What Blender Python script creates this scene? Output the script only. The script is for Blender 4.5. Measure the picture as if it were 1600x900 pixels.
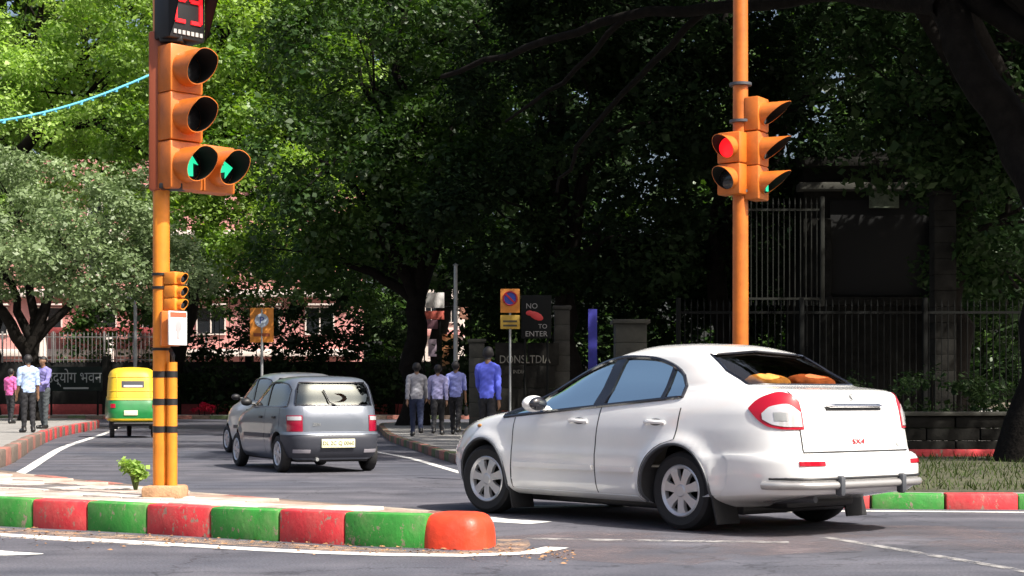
import bpy, bmesh, math, random
import numpy as np
from mathutils import Vector, Matrix, Euler

for o in list(bpy.data.objects): bpy.data.objects.remove(o)
SC = bpy.context.scene
COL = SC.collection
R = math.radians
random.seed(7); RNG = np.random.default_rng(7)

# ------------------------------------------------------------------ camera
CAMH, FPX, HZ = 1.08, 2600.0, 622.0          # eye height, focal length in photo pixels, horizon row
cam = bpy.data.cameras.new('camera'); camo = bpy.data.objects.new('camera', cam); COL.objects.link(camo)
camo.location = (0, 0, CAMH); camo.rotation_euler = (R(90), 0, 0)
cam.sensor_width = 36; cam.lens = 36*FPX/1600; cam.shift_y = (HZ-450)/1600
cam.clip_start = .1; cam.clip_end = 2000
SC.camera = camo
# ------------------------------------------------------------------ sky and sun
SUN_EL, SUN_AZ = 50.0, 131.0                  # azimuth clockwise from +Y (the viewing direction)
W = bpy.data.worlds.new('World'); SC.world = W; W.use_nodes = True
nt = W.node_tree; nt.nodes.clear()
sky = nt.nodes.new('ShaderNodeTexSky'); sky.sky_type = 'NISHITA'; sky.sun_disc = False
sky.sun_elevation = R(SUN_EL); sky.sun_rotation = R(SUN_AZ); sky.air_density = 1.0; sky.dust_density = 7.0; sky.ozone_density = 1.2
bg = nt.nodes.new('ShaderNodeBackground'); bg.inputs['Strength'].default_value = .125
wo = nt.nodes.new('ShaderNodeOutputWorld')
nt.links.new(sky.outputs[0], bg.inputs[0]); nt.links.new(bg.outputs[0], wo.inputs[0])
sl = bpy.data.lights.new('sun', 'SUN'); sl.energy = 5.0; sl.angle = R(.55); sl.color = (1, .955, .88)
so = bpy.data.objects.new('sun', sl); COL.objects.link(so)
tosun = Vector((math.sin(R(SUN_AZ))*math.cos(R(SUN_EL)), math.cos(R(SUN_AZ))*math.cos(R(SUN_EL)), math.sin(R(SUN_EL))))
so.rotation_euler = (-tosun).to_track_quat('-Z', 'Y').to_euler(); so.location = tosun*60
vs = SC.view_settings; vs.view_transform = 'Standard'; vs.look = 'None'; vs.gamma = 1; vs.exposure = .66; vs.use_curve_mapping = False
SC.cycles.max_bounces = 6; SC.cycles.transparent_max_bounces = 8; SC.cycles.use_denoising = True
SC.cycles.sample_clamp_indirect = 4

# ------------------------------------------------------------------ helpers
def gp(px, py, z=0.0):
    """ground point (at height z) seen at a pixel of the 1600 x 900 photograph"""
    d = FPX*(CAMH-z)/(py-HZ)
    return ((px-800)/FPX*d, d)
def ax(px, d): return (px-800)/FPX*d
def az(py, d): return CAMH+(HZ-py)/FPX*d

MATS = {}
def M(name, col, rough=.6, metal=0, var=0, vscale=6, bump=0, bscale=60, coat=0, col2=None, emit=0, spec=.5, detail=4):
    if name in MATS: return MATS[name]
    m = bpy.data.materials.new(name); m.use_nodes = True; MATS[name] = m
    n = m.node_tree.nodes; l = m.node_tree.links; b = n['Principled BSDF']
    b.inputs['Base Color'].default_value = (*col, 1); b.inputs['Roughness'].default_value = rough
    b.inputs['Metallic'].default_value = metal; b.inputs['Coat Weight'].default_value = coat; b.inputs['Coat Roughness'].default_value = .06
    b.inputs['Specular IOR Level'].default_value = spec
    if emit: b.inputs['Emission Color'].default_value = (*col, 1); b.inputs['Emission Strength'].default_value = emit
    if var or bump:
        tc = n.new('ShaderNodeTexCoord')
    if var:
        nz = n.new('ShaderNodeTexNoise'); nz.inputs['Scale'].default_value = vscale; nz.inputs['Detail'].default_value = detail
        nz.inputs['Roughness'].default_value = .65
        l.new(tc.outputs['Object'], nz.inputs['Vector'])
        rp = n.new('ShaderNodeValToRGB'); rp.color_ramp.elements[0].position = .3; rp.color_ramp.elements[1].position = .7
        c2 = col2 or tuple(min(1, c*(1+var)) for c in col); c1 = tuple(c*(1-var) for c in col) if not col2 else col
        rp.color_ramp.elements[0].color = (*c1, 1); rp.color_ramp.elements[1].color = (*c2, 1)
        l.new(nz.outputs[0], rp.inputs[0]); l.new(rp.outputs[0], b.inputs['Base Color'])
    if bump:
        nb = n.new('ShaderNodeTexNoise'); nb.inputs['Scale'].default_value = bscale; nb.inputs['Detail'].default_value = 5
        l.new(tc.outputs['Object'], nb.inputs['Vector'])
        bp = n.new('ShaderNodeBump'); bp.inputs['Strength'].default_value = bump; bp.inputs['Distance'].default_value = .02
        l.new(nb.outputs[0], bp.inputs['Height']); l.new(bp.outputs[0], b.inputs['Normal'])
    return m

def glass_mat(name, tint=(.6, .75, .75), film=.25, rough=.02, filmcol=(.75, .9, 1)):
    """car glass: mostly clear with a reflecting film, fresnel on top"""
    m = bpy.data.materials.new(name); m.use_nodes = True; MATS[name] = m
    n = m.node_tree.nodes; l = m.node_tree.links; n.clear()
    out = n.new('ShaderNodeOutputMaterial'); tr = n.new('ShaderNodeBsdfTransparent'); tr.inputs[0].default_value = (*tint, 1)
    gl = n.new('ShaderNodeBsdfGlossy'); gl.inputs['Roughness'].default_value = rough; gl.inputs['Color'].default_value = (*filmcol, 1)
    lw = n.new('ShaderNodeFresnel'); lw.inputs['IOR'].default_value = 1.5
    ad = n.new('ShaderNodeMath'); ad.operation = 'ADD'; ad.use_clamp = True; ad.inputs[1].default_value = film
    mx = n.new('ShaderNodeMixShader'); l.new(lw.outputs[0], ad.inputs[0]); l.new(ad.outputs[0], mx.inputs[0])
    l.new(tr.outputs[0], mx.inputs[1]); l.new(gl.outputs[0], mx.inputs[2]); l.new(mx.outputs[0], out.inputs[0])
    return m

def leaf_mat(name, c1, c2, trans=.3, gloss=.03):
    m = bpy.data.materials.new(name); m.use_nodes = True; MATS[name] = m
    n = m.node_tree.nodes; l = m.node_tree.links; n.clear()
    out = n.new('ShaderNodeOutputMaterial'); at = n.new('ShaderNodeAttribute'); at.attribute_name = 'tint'
    rp = n.new('ShaderNodeValToRGB'); rp.color_ramp.elements[0].color = (*c1, 1); rp.color_ramp.elements[1].color = (*c2, 1)
    d = n.new('ShaderNodeBsdfDiffuse'); t = n.new('ShaderNodeBsdfTranslucent'); g = n.new('ShaderNodeBsdfGlossy'); g.inputs['Roughness'].default_value = .45
    mx = n.new('ShaderNodeMixShader'); mx.inputs[0].default_value = trans; m2 = n.new('ShaderNodeMixShader'); m2.inputs[0].default_value = gloss
    l.new(at.outputs['Fac'], rp.inputs[0]); l.new(rp.outputs[0], d.inputs[0])
    hs = n.new('ShaderNodeHueSaturation'); hs.inputs['Saturation'].default_value = 1.2; hs.inputs['Value'].default_value = 1.5
    l.new(rp.outputs[0], hs.inputs['Color']); l.new(hs.outputs[0], t.inputs[0])
    l.new(d.outputs[0], mx.inputs[1]); l.new(t.outputs[0], mx.inputs[2])
    l.new(mx.outputs[0], m2.inputs[1]); l.new(g.outputs[0], m2.inputs[2]); l.new(m2.outputs[0], out.inputs[0])
    return m

def link(o, parent=None):
    COL.objects.link(o)
    if parent is not None: o.parent = parent
    return o
def tag(o, label=None, cat=None, group=None, kind=None):
    if label: o['label'] = label
    if cat: o['category'] = cat
    if group: o['group'] = group
    if kind: o['kind'] = kind
    return o
def thing(name, label, cat, loc=(0, 0, 0), rz=0, group=None):
    o = bpy.data.objects.new(name, None); o.empty_display_size = .2; link(o); o.location = loc; o.rotation_euler = (0, 0, rz)
    return tag(o, label, cat, group)

def sharp(me, ang=38):
    bm = bmesh.new(); bm.from_mesh(me); t = R(ang)
    for f in bm.faces: f.smooth = True
    for e in bm.edges:
        e.smooth = not (len(e.link_faces) != 2 or e.calc_face_angle(0) > t)
    bm.to_mesh(me); bm.free()

class MB:
    def __init__(s): s.v = []; s.f = []; s.m = []
    def add(s, vs, fs, mi=0):
        b = len(s.v); s.v += [tuple(v) for v in vs]; s.f += [tuple(b+i for i in f) for f in fs]; s.m += [mi]*len(fs); return s
    def box(s, c, d, rz=0, mi=0, rot=None):
        vs = []
        mt = rot if rot is not None else Matrix.Rotation(rz, 3, 'Z')
        for x in (-.5, .5):
            for y in (-.5, .5):
                for z in (-.5, .5): vs.append(Vector(c)+mt@Vector((x*d[0], y*d[1], z*d[2])))
        return s.add(vs, [(0, 1, 3, 2), (4, 6, 7, 5), (0, 4, 5, 1), (2, 3, 7, 6), (0, 2, 6, 4), (1, 5, 7, 3)], mi)
    def bbox(s, c, d, b=.02, rz=0, mi=0, rot=None):
        """box with bevelled edges"""
        bm = bmesh.new(); bmesh.ops.create_cube(bm, size=1); bmesh.ops.scale(bm, vec=d, verts=bm.verts)
        bmesh.ops.bevel(bm, geom=bm.edges[:], offset=b, segments=2, profile=.5, affect='EDGES')
        mt = rot if rot is not None else Matrix.Rotation(rz, 3, 'Z')
        bm.verts.index_update()
        vs = [Vector(c)+mt@v.co for v in bm.verts]; fs = [[v.index for v in f.verts] for f in bm.faces]; bm.free()
        return s.add(vs, fs, mi)
    def tube(s, pts, rs, n=10, mi=0, cap=True, flat=1):
        pts = [Vector(p) for p in pts]; rs = rs if hasattr(rs, '__len__') else [rs]*len(pts); vs = []; fs = []
        up = None
        for i, p in enumerate(pts):
            t = (pts[min(i+1, len(pts)-1)]-pts[max(i-1, 0)]).normalized()
            if up is None: up = Vector((0, 0, 1)) if abs(t.z) < .9 else Vector((1, 0, 0))
            a = t.cross(up).normalized(); b2 = a.cross(t).normalized(); up = b2
            for k in range(n):
                w = 2*math.pi*k/n; vs.append(p+(a*math.cos(w)+b2*math.sin(w)*flat)*rs[i])
        for i in range(len(pts)-1):
            for k in range(n):
                fs.append((i*n+k, i*n+(k+1) % n, (i+1)*n+(k+1) % n, (i+1)*n+k))
        if cap: fs.append(tuple(range(n-1, -1, -1))); fs.append(tuple((len(pts)-1)*n+k for k in range(n)))
        return s.add(vs, fs, mi)
    def ring(s, pts, r, n=8, mi=0):
        """closed tube"""
        pts = [Vector(p) for p in pts]; N = len(pts); vs = []; fs = []
        for i, p in enumerate(pts):
            t = (pts[(i+1) % N]-pts[i-1]).normalized(); u = Vector((0, 0, 1)) if abs(t.z) < .8 else Vector((0, 1, 0))
            a = t.cross(u).normalized(); b2 = a.cross(t).normalized()
            for k in range(n):
                w = 2*math.pi*k/n; vs.append(p+(a*math.cos(w)+b2*math.sin(w))*r)
        for i in range(N):
            for k in range(n): fs.append((i*n+k, i*n+(k+1) % n, ((i+1) % N)*n+(k+1) % n, ((i+1) % N)*n+k))
        return s.add(vs, fs, mi)
    def lathe(s, prof, c=(0, 0, 0), axis='z', n=24, mi=0, mt=None, closed=False):
        """prof: list of (radius, height along axis)"""
        vs = []; fs = []
        for (r, h) in prof:
            for k in range(n):
                w = 2*math.pi*k/n; p = Vector((r*math.cos(w), r*math.sin(w), h))
                if axis == 'y': p = Vector((p.x, p.z, p.y))
                if axis == 'x': p = Vector((p.z, p.x, p.y))
                if mt is not None: p = mt@p
                vs.append(Vector(c)+p)
        m = len(prof)
        for i in range(m-1 if not closed else m):
            for k in range(n):
                j = (i+1) % m; fs.append((i*n+k, i*n+(k+1) % n, j*n+(k+1) % n, j*n+k))
        if not closed:
            if prof[0][0] > 1e-6: fs.append(tuple(range(n-1, -1, -1)))
            if prof[-1][0] > 1e-6: fs.append(tuple((m-1)*n+k for k in range(n)))
        return s.add(vs, fs, mi)
    def prism(s, poly, z0, z1, mi=0, mt=None):
        n = len(poly); vs = [Vector((x, y, z0)) for x, y in poly]+[Vector((x, y, z1)) for x, y in poly]
        if mt is not None: vs = [mt@v for v in vs]
        fs = [tuple(range(n-1, -1, -1)), tuple(range(n, 2*n))]+[(i, (i+1) % n, n+(i+1) % n, n+i) for i in range(n)]
        return s.add(vs, fs, mi)
    def ellipsoid(s, c, r, n=16, m=10, mi=0, rot=None):
        vs = []; fs = []
        for i in range(m+1):
            p = math.pi*i/m
            for k in range(n):
                w = 2*math.pi*k/n; q = Vector((r[0]*math.sin(p)*math.cos(w), r[1]*math.sin(p)*math.sin(w), r[2]*math.cos(p)))
                vs.append(Vector(c)+(rot@q if rot is not None else q))
        for i in range(m):
            for k in range(n): fs.append((i*n+k, (i+1)*n+k, (i+1)*n+(k+1) % n, i*n+(k+1) % n))
        return s.add(vs, fs, mi)
    def mesh(s, name, mats, smooth=True, ang=38):
        me = bpy.data.meshes.new(name); me.from_pydata(s.v, [], s.f); me.validate()
        for m in (mats if isinstance(mats, (list, tuple)) else [mats]): me.materials.append(m)
        if len(set(s.m)) > 1 and len(me.polygons) == len(s.m): me.polygons.foreach_set('material_index', s.m)
        bm = bmesh.new(); bm.from_mesh(me); bmesh.ops.remove_doubles(bm, verts=bm.verts, dist=1e-5)
        bmesh.ops.recalc_face_normals(bm, faces=bm.faces); bm.to_mesh(me); bm.free()
        if smooth: sharp(me, ang)
        return me
    def build(s, name, mats, parent=None, smooth=True, ang=38, loc=None):
        o = bpy.data.objects.new(name, s.mesh(name, mats, smooth, ang)); link(o, parent)
        if loc: o.location = loc
        return o

def copy_tree(o, parent=None):
    c = o.copy(); COL.objects.link(c); c.parent = parent
    for ch in o.children: copy_tree(ch, c)
    return c

def text_mesh(name, body, size, mat, parent=None, mt=None, extrude=.004, align='CENTER', sx=1):
    cu = bpy.data.curves.new(name, 'FONT'); cu.body = body; cu.size = size; cu.extrude = extrude; cu.align_x = align; cu.align_y = 'CENTER'
    cu.resolution_u = 3
    t = bpy.data.objects.new(name, cu); COL.objects.link(t)
    bpy.context.view_layer.update(); dg = bpy.context.evaluated_depsgraph_get()
    me = bpy.data.meshes.new_from_object(t.evaluated_get(dg)); bpy.data.objects.remove(t); bpy.data.curves.remove(cu)
    me.materials.clear(); me.materials.append(mat); me.name = name
    if sx != 1: me.transform(Matrix.Diagonal((sx, 1, 1, 1)))
    if mt is not None: me.transform(mt)
    return link(bpy.data.objects.new(name, me), parent)
def facing(f, pos, up=(0, 0, 1)):
    """matrix whose local +Z is f, local Y is up"""
    z = Vector(f).normalized(); y = Vector(up); x = y.cross(z).normalized(); y = z.cross(x)
    return Matrix(((x.x, y.x, z.x, pos[0]), (x.y, y.y, z.y, pos[1]), (x.z, y.z, z.z, pos[2]), (0, 0, 0, 1)))

# ------------------------------------------------------------------ shared materials
def kerb_mat(name, col, under=(.26, .20, .15), chip=.575, rough=.6, dust=.35):
    """kerb paint: uneven coat, chips down to bare concrete, settled dust; differs from stone to stone"""
    m = bpy.data.materials.new(name); m.use_nodes = True; MATS[name] = m
    n = m.node_tree.nodes; l = m.node_tree.links; b = n['Principled BSDF']; b.inputs['Roughness'].default_value = rough
    tc = n.new('ShaderNodeTexCoord'); oi = n.new('ShaderNodeObjectInfo'); mp = n.new('ShaderNodeVectorMath'); mp.operation = 'ADD'; sc = n.new('ShaderNodeMath'); sc.operation = 'MULTIPLY'; sc.inputs[1].default_value = 40
    l.new(oi.outputs['Random'], sc.inputs[0]); l.new(tc.outputs['Object'], mp.inputs[0]); l.new(sc.outputs[0], mp.inputs[1])
    def noise(s, d, r=.6):
        z = n.new('ShaderNodeTexNoise'); z.inputs['Scale'].default_value = s; z.inputs['Detail'].default_value = d; z.inputs['Roughness'].default_value = r; l.new(mp.outputs[0], z.inputs['Vector']); return z.outputs[0]
    def ramp(x, a, c0, bb, c1):
        r = n.new('ShaderNodeValToRGB'); r.color_ramp.elements[0].position = a; r.color_ramp.elements[1].position = bb; r.color_ramp.elements[0].color = (*c0, 1); r.color_ramp.elements[1].color = (*c1, 1); l.new(x, r.inputs[0]); return r.outputs[0]
    def mix(f, a, c):
        x = n.new('ShaderNodeMix'); x.data_type = 'RGBA'; l.new(f, x.inputs[0]); l.new(a, x.inputs[6])
        if isinstance(c, tuple): x.inputs[7].default_value = (*c, 1)
        else: l.new(c, x.inputs[7])
        return x.outputs[2]
    base = ramp(noise(2.2, 4), .3, tuple(c*.72 for c in col), .7, tuple(min(1, c*1.2) for c in col))
    dusty = mix(ramp(noise(4.5, 6), .45, (0, 0, 0), .85, (dust,)*3), base, (.36, .27, .20))
    chips = mix(ramp(noise(11, 9, .75), chip, (0, 0, 0), chip+.035, (1, 1, 1)), dusty, under)
    l.new(chips, b.inputs['Base Color']); bp = n.new('ShaderNodeBump'); bp.inputs['Strength'].default_value = .3; bp.inputs['Distance'].default_value = .015
    l.new(noise(24, 6), bp.inputs['Height']); l.new(bp.outputs[0], b.inputs['Normal']); return m
MRED = kerb_mat('kerb_red_paint', (.58, .036, .045))
MGRN = kerb_mat('kerb_green_paint', (.035, .26, .035))
MNOSE = kerb_mat('kerb_bright_red_paint', (.76, .06, .02), chip=.66, rough=.42, dust=.25)
MKERB = M('kerb_bare_concrete', (.16, .12, .095), .9, var=.35, vscale=8, bump=.5, bscale=50)
MPINK = M('kerb_faded_red', (.32, .13, .10), .85, var=.4, vscale=7, bump=.4, bscale=50)
MFGRN = M('kerb_faded_green', (.09, .12, .055), .85, var=.4, vscale=7, bump=.4, bscale=50)
MORANGE = M('orange_enamel', (.52, .135, .014), .45, var=.24, vscale=4, coat=.2)
MYORANGE = M('yellow_orange_enamel', (.68, .22, .016), .45, var=.20, vscale=3.5, coat=.2)
MBLACK = M('black_paint', (.012, .012, .013), .5)
MMATTE = M('matt_black_inside', (.003, .003, .003), .9)
MRUB = M('rubber', (.014, .014, .015), .8, var=.2, vscale=20)
MCHROME = M('bright_metal', (.72, .72, .72), .18, 1)
MSILV = M('silver_hubcap', (.62, .62, .63), .3, .55)
MSTEEL = M('galvanised_steel', (.30, .31, .31), .5, .4, var=.15)
MCONC = M('concrete', (.33, .28, .22), .9, var=.25, vscale=7, bump=.4)
MWHITE = M('white_enamel', (.78, .78, .76), .45)
MTRIM = M('black_trim', (.012, .013, .018), .12, coat=.6)
MINT = M('dark_interior', (.03, .03, .032), .9)
MLAMPR = M('red_lamp_lens', (.38, .004, .018), .15, coat=.6, spec=.3)
MLAMPW = M('clear_lamp_lens', (.62, .60, .60), .08, .35, coat=1)
MDGREY = M('grey_plastic', (.06, .065, .075), .5)
# ------------------------------------------------------------------ setting
def asphalt():
    m = bpy.data.materials.new('asphalt'); m.use_nodes = True
    n = m.node_tree.nodes; l = m.node_tree.links; b = n['Principled BSDF']; tc = n.new('ShaderNodeTexCoord')
    def noise(sc, det, dist=0):
        z = n.new('ShaderNodeTexNoise'); z.inputs['Scale'].default_value = sc; z.inputs['Detail'].default_value = det; z.inputs['Distortion'].default_value = dist
        l.new(tc.outputs['Object'], z.inputs['Vector']); return z
    big = noise(.22, 6, .4); mid = noise(1.6, 5); fine = noise(55, 3)
    r1 = n.new('ShaderNodeValToRGB'); r1.color_ramp.elements[0].position = .38; r1.color_ramp.elements[1].position = .66
    r1.color_ramp.elements[0].color = (.074, .080, .104, 1); r1.color_ramp.elements[1].color = (.116, .114, .132, 1); l.new(big.outputs[0], r1.inputs[0])
    r2 = n.new('ShaderNodeValToRGB'); r2.color_ramp.elements[0].position = .35; r2.color_ramp.elements[1].position = .7
    r2.color_ramp.elements[0].color = (.75, .75, .76, 1); r2.color_ramp.elements[1].color = (1.2, 1.16, 1.12, 1); l.new(mid.outputs[0], r2.inputs[0])
    r3 = n.new('ShaderNodeValToRGB'); r3.color_ramp.elements[0].position = .3; r3.color_ramp.elements[1].position = .75
    r3.color_ramp.elements[0].color = (.62, .62, .62, 1); r3.color_ramp.elements[1].color = (1.35, 1.35, 1.35, 1); l.new(fine.outputs[0], r3.inputs[0])
    def mul(a, c):
        x = n.new('ShaderNodeMix'); x.data_type = 'RGBA'; x.blend_type = 'MULTIPLY'; x.inputs[0].default_value = 1
        l.new(a, x.inputs[6]); l.new(c, x.inputs[7]); return x.outputs[2]
    # long tyre-polished streaks and oil drips, dark patches of newer tar
    mpn = n.new('ShaderNodeMapping'); mpn.inputs['Scale'].default_value = (.12, 1.5, 1); mpn.inputs['Rotation'].default_value = (0, 0, R(-12)); l.new(tc.outputs['Object'], mpn.inputs['Vector'])
    st = n.new('ShaderNodeTexNoise'); st.inputs['Scale'].default_value = 1.1; st.inputs['Detail'].default_value = 5; l.new(mpn.outputs[0], st.inputs['Vector'])
    r4 = n.new('ShaderNodeValToRGB'); r4.color_ramp.elements[0].position = .36; r4.color_ramp.elements[1].position = .6; r4.color_ramp.elements[0].color = (.66, .66, .68, 1); r4.color_ramp.elements[1].color = (1.08, 1.06, 1.05, 1); l.new(st.outputs[0], r4.inputs[0])
    vo = n.new('ShaderNodeTexVoronoi'); vo.feature = 'DISTANCE_TO_EDGE'; vo.inputs['Scale'].default_value = .55; dn = noise(2.2, 5)
    vm = n.new('ShaderNodeVectorMath'); vm.operation = 'ADD'; l.new(tc.outputs['Object'], vm.inputs[0]); l.new(dn.outputs['Color'], vm.inputs[1]); l.new(vm.outputs[0], vo.inputs['Vector'])
    r5 = n.new('ShaderNodeValToRGB'); r5.color_ramp.elements[0].position = .004; r5.color_ramp.elements[1].position = .012; r5.color_ramp.elements[0].color = (.55, .55, .56, 1); r5.color_ramp.elements[1].color = (1, 1, 1, 1); l.new(vo.outputs['Distance'], r5.inputs[0])
    l.new(mul(mul(mul(mul(r1.outputs[0], r2.outputs[0]), r3.outputs[0]), r4.outputs[0]), r5.outputs[0]), b.inputs['Base Color']); b.inputs['Roughness'].default_value = .82
    bp = n.new('ShaderNodeBump'); bp.inputs['Strength'].default_value = .5; bp.inputs['Distance'].default_value = .01
    l.new(fine.outputs[0], bp.inputs['Height']); l.new(bp.outputs[0], b.inputs['Normal'])
    return m
def worn_paint(name, col, lo=.42, hi=.56, scale=7):
    """road paint with holes worn through it"""
    m = bpy.data.materials.new(name); m.use_nodes = True
    n = m.node_tree.nodes; l = m.node_tree.links; b = n['Principled BSDF']; tc = n.new('ShaderNodeTexCoord')
    z = n.new('ShaderNodeTexNoise'); z.inputs['Scale'].default_value = scale; z.inputs['Detail'].default_value = 8; z.inputs['Roughness'].default_value = .7
    l.new(tc.outputs['Object'], z.inputs['Vector']); r = n.new('ShaderNodeValToRGB'); r.color_ramp.elements[0].position = lo; r.color_ramp.elements[1].position = hi
    l.new(z.outputs[0], r.inputs[0]); b.inputs['Base Color'].default_value = (*col, 1); b.inputs['Roughness'].default_value = .7
    mx = n.new('ShaderNodeMixShader'); tr = n.new('ShaderNodeBsdfTransparent'); l.new(r.outputs[0], mx.inputs[0]); l.new(tr.outputs[0], mx.inputs[1]); l.new(b.outputs[0], mx.inputs[2])
    l.new(mx.outputs[0], n['Material Output'].inputs[0]); return m

MEARTH = M('dry_earth', (.10, .078, .05), .95, var=.4, vscale=1.5, bump=.5, bscale=25)
MASPH = asphalt()
MPAVE = M('pavement_concrete', (.235, .225, .21), .9, var=.22, vscale=2.2, bump=.35, bscale=30)
def sheet(name, poly, z, mat):
    m = MB(); m.add([(x, y, z) for x, y in poly], [tuple(range(len(poly)))]); o = m.build(name, mat, smooth=False); return tag(o, kind='structure')
sheet('ground', [(-300, -60), (300, -60), (300, 420), (-300, 420)], -.02, MEARTH)
sheet('road', [(-90, -30), (90, -30), (90, 88), (-90, 88)], 0, MASPH)

def resample(pts, step):
    P = np.array(pts, float)
    # Catmull-Rom smooth
    Q = []
    for i in range(len(P)-1):
        p0, p1, p2, p3 = P[max(i-1, 0)], P[i], P[i+1], P[min(i+2, len(P)-1)]
        for t in np.linspace(0, 1, 12, endpoint=False): Q.append(.5*((2*p1)+(-p0+p2)*t+(2*p0-5*p1+4*p2-p3)*t*t+(-p0+3*p1-3*p2+p3)*t**3))
    Q.append(P[-1]); Q = np.array(Q); L = np.concatenate([[0], np.cumsum(np.hypot(*np.diff(Q, axis=0).T))])
    q = np.arange(0, L[-1], step); return np.stack([np.interp(q, L, Q[:, 0]), np.interp(q, L, Q[:, 1])], 1)

def slab(name, poly, z0, z1, mat):
    m = MB(); m.prism(poly, z0, z1); o = m.build(name, mat, smooth=False); return tag(o, kind='structure')
KM = {}
def kerb_mesh(mat, h, w):
    k = (mat.name, h, w)
    if k not in KM:
        m = MB(); m.bbox((0, 0, h/2-.03), (1, w, h+.06), .025); KM[k] = m.mesh('kerb_stone', mat)
    return KM[k]
def kerb_line(parent, pts, step, h, w, mats, jit=.006, lim=None):
    P = resample(pts, step)
    for i in range(len(P)-1):
        a, b = P[i], P[i+1]; d = b-a; L = float(np.hypot(*d)); mat = mats(i, a)
        if mat is None: continue
        o = bpy.data.objects.new('kerb_stone', kerb_mesh(mat, h, w)); link(o, parent)
        c = (a+b)/2; o.location = (c[0]+random.uniform(-jit, jit), c[1]+random.uniform(-jit, jit), random.uniform(-.008, .006))
        o.rotation_euler = (random.uniform(-.012, .012), random.uniform(-.008, .008), math.atan2(d[1], d[0])+random.uniform(-.012, .012)); o.scale = (L-.008, 1, 1)

# right-hand pavement with its painted kerb
RK = [(23.8, 15.75), (14, 15.95), (9, 16.1), (5, 16.2), (3.6, 16.3), (2.4, 16.75), (1.5, 17.8), (.8, 19.6), (.25, 22), (-.3, 25), (-.97, 28.1), (-2.0, 35), (-3, 42), (-4, 52), (-4.7, 60), (-4.6, 63), (-3.4, 65), (3, 66), (26, 67)]
rk = resample(RK, .6)
pr = slab('pavement_right', [tuple(p) for p in rk][::2]+[(60, 67), (60, 15.7)], -.05, .145, MPAVE)
kerb_line(pr, RK, .70, .155, .18, lambda i, a: (([MGRN, MRED][(i+0) % 2]) if (a[1] < 22 and a[0] > .6) else [MFGRN, MPINK, MKERB][(i*7) % 3] if a[1] < 64.5 else None) if a[0] < 12 else None)
slab('verge', [(3.0, 17.0), (2.2, 18.2), (1.6, 20), (1.4, 23), (1.6, 28.3), (18, 28.3), (18, 16.4), (4.2, 16.5)], .10, .150, M('verge_earth', (.055, .055, .028), .95, var=.45, vscale=2.5, bump=.6, bscale=25))
# left-hand pavement
LK = [(-26, 21), (-12, 21.4), (-8.7, 22.4), (-7.9, 24), (-8.15, 26.5), (-9.2, 31), (-10.4, 36), (-12.6, 46), (-14.6, 58), (-16, 63), (-19, 66.5), (-30, 68.5), (-50, 70)]
lk = resample(LK, .8)
pl_ = slab('pavement_left', [(-60, 21)]+[tuple(p) for p in lk][::2]+[(-60, 70)], -.05, .27, MPAVE)
kerb_line(pl_, LK, .95, .28, .2, lambda i, a: ([MRED, MKERB][i % 2] if 40 < a[1] < 63 else [MKERB, MKERB, MPINK][i % 3]) if (a[0] > -20 and a[1] > 22.3) else None)
# far pavement across the junction
FK = [(-46, 84.2), (-30, 84.6), (-10, 85), (6, 85.4), (30, 86)]
fk = resample(FK, 3)
pf = slab('pavement_far', [tuple(p) for p in fk]+[(60, 140), (-90, 140), (-90, 84)], -.05, .19, MPAVE)
kerb_line(pf, FK, .9, .20, .2, lambda i, a: [MPINK, MKERB, MFGRN, MKERB][i % 4] if -28 < a[0] < 1 else None)

# traffic island with striped kerb
MSLAB = M('island_paving', (.44, .40, .36), .9, var=.28, vscale=4, bump=.4, bscale=30)
MDUST = M('island_dust', (.30, .22, .17), .95, var=.3, vscale=5, bump=.5)
front = [gp(px, py) for px, py in ((-330, 805), (-220, 810.5), (-120, 815.5), (-40, 820), (50, 825), (135, 829), (228, 834), (328, 840), (435, 846), (537, 852), (665, 857))]
backl = [gp(px, py, .24) for px, py in ((690, 794), (560, 784), (430, 774), (300, 764), (150, 748), (0, 732), (-150, 719), (-330, 706))]
fi = []
for i, q in enumerate(front):
    d_ = np.array(front[min(i+1, len(front)-1)])-np.array(front[max(i-1, 0)]); d_ = d_/np.hypot(*d_); fi.append((q[0]-d_[1]*.06, q[1]+d_[0]*.06))
bi = [(q[0]-.03, q[1]-.05) for q in backl]
isl = slab('traffic_island', fi+[(-.45, 12.25)]+bi, -.03, .215, MDUST)
TH = .24
cols = [MRED, MGRN, MRED, MGRN, MRED, MGRN, MRED, MGRN, MRED, MGRN]
for i in range(len(front)-1):
    a, b = np.array(front[i]), np.array(front[i+1]); d = b-a; L = float(np.hypot(*d)); nn = np.array([-d[1], d[0]])/L; c = (a+b)/2+nn*.085
    o = link(bpy.data.objects.new('kerb_stone', kerb_mesh(cols[i], TH, .17)), isl); o.location = (c[0], c[1], random.uniform(-.004, .004)); o.rotation_euler = (random.uniform(-.02, .02), random.uniform(-.006, .006), math.atan2(d[1], d[0])); o.scale = (L-.006, 1, 1)
m = MB(); nx, ny = np.array(front[-1])+np.array((.235, .13)); n, k = 26, 9; vs = []; fs = []
for i in range(k+1):
    p = i/k*math.pi/2
    for j in range(n):
        w = 2*math.pi*j/n; c, s_ = math.cos(w), math.sin(w); r = math.cos(p)**.36 if i < k else 0
        vs.append((.245*math.copysign(abs(c)**.6, c)*r, .235*math.copysign(abs(s_)**.6, s_)*r, .275*math.sin(p)**.62-.02))
for i in range(k):
    for j in range(n): fs.append((i*n+j, i*n+(j+1) % n, (i+1)*n+(j+1) % n, (i+1)*n+j))
o = m.add(vs, fs).build('kerb_nose', MNOSE, isl, ang=60); o.location = (nx, ny, 0); o.rotation_euler = (0, 0, -.4)
o['label'] = 'bright red rounded end stone of the island kerb'
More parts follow.
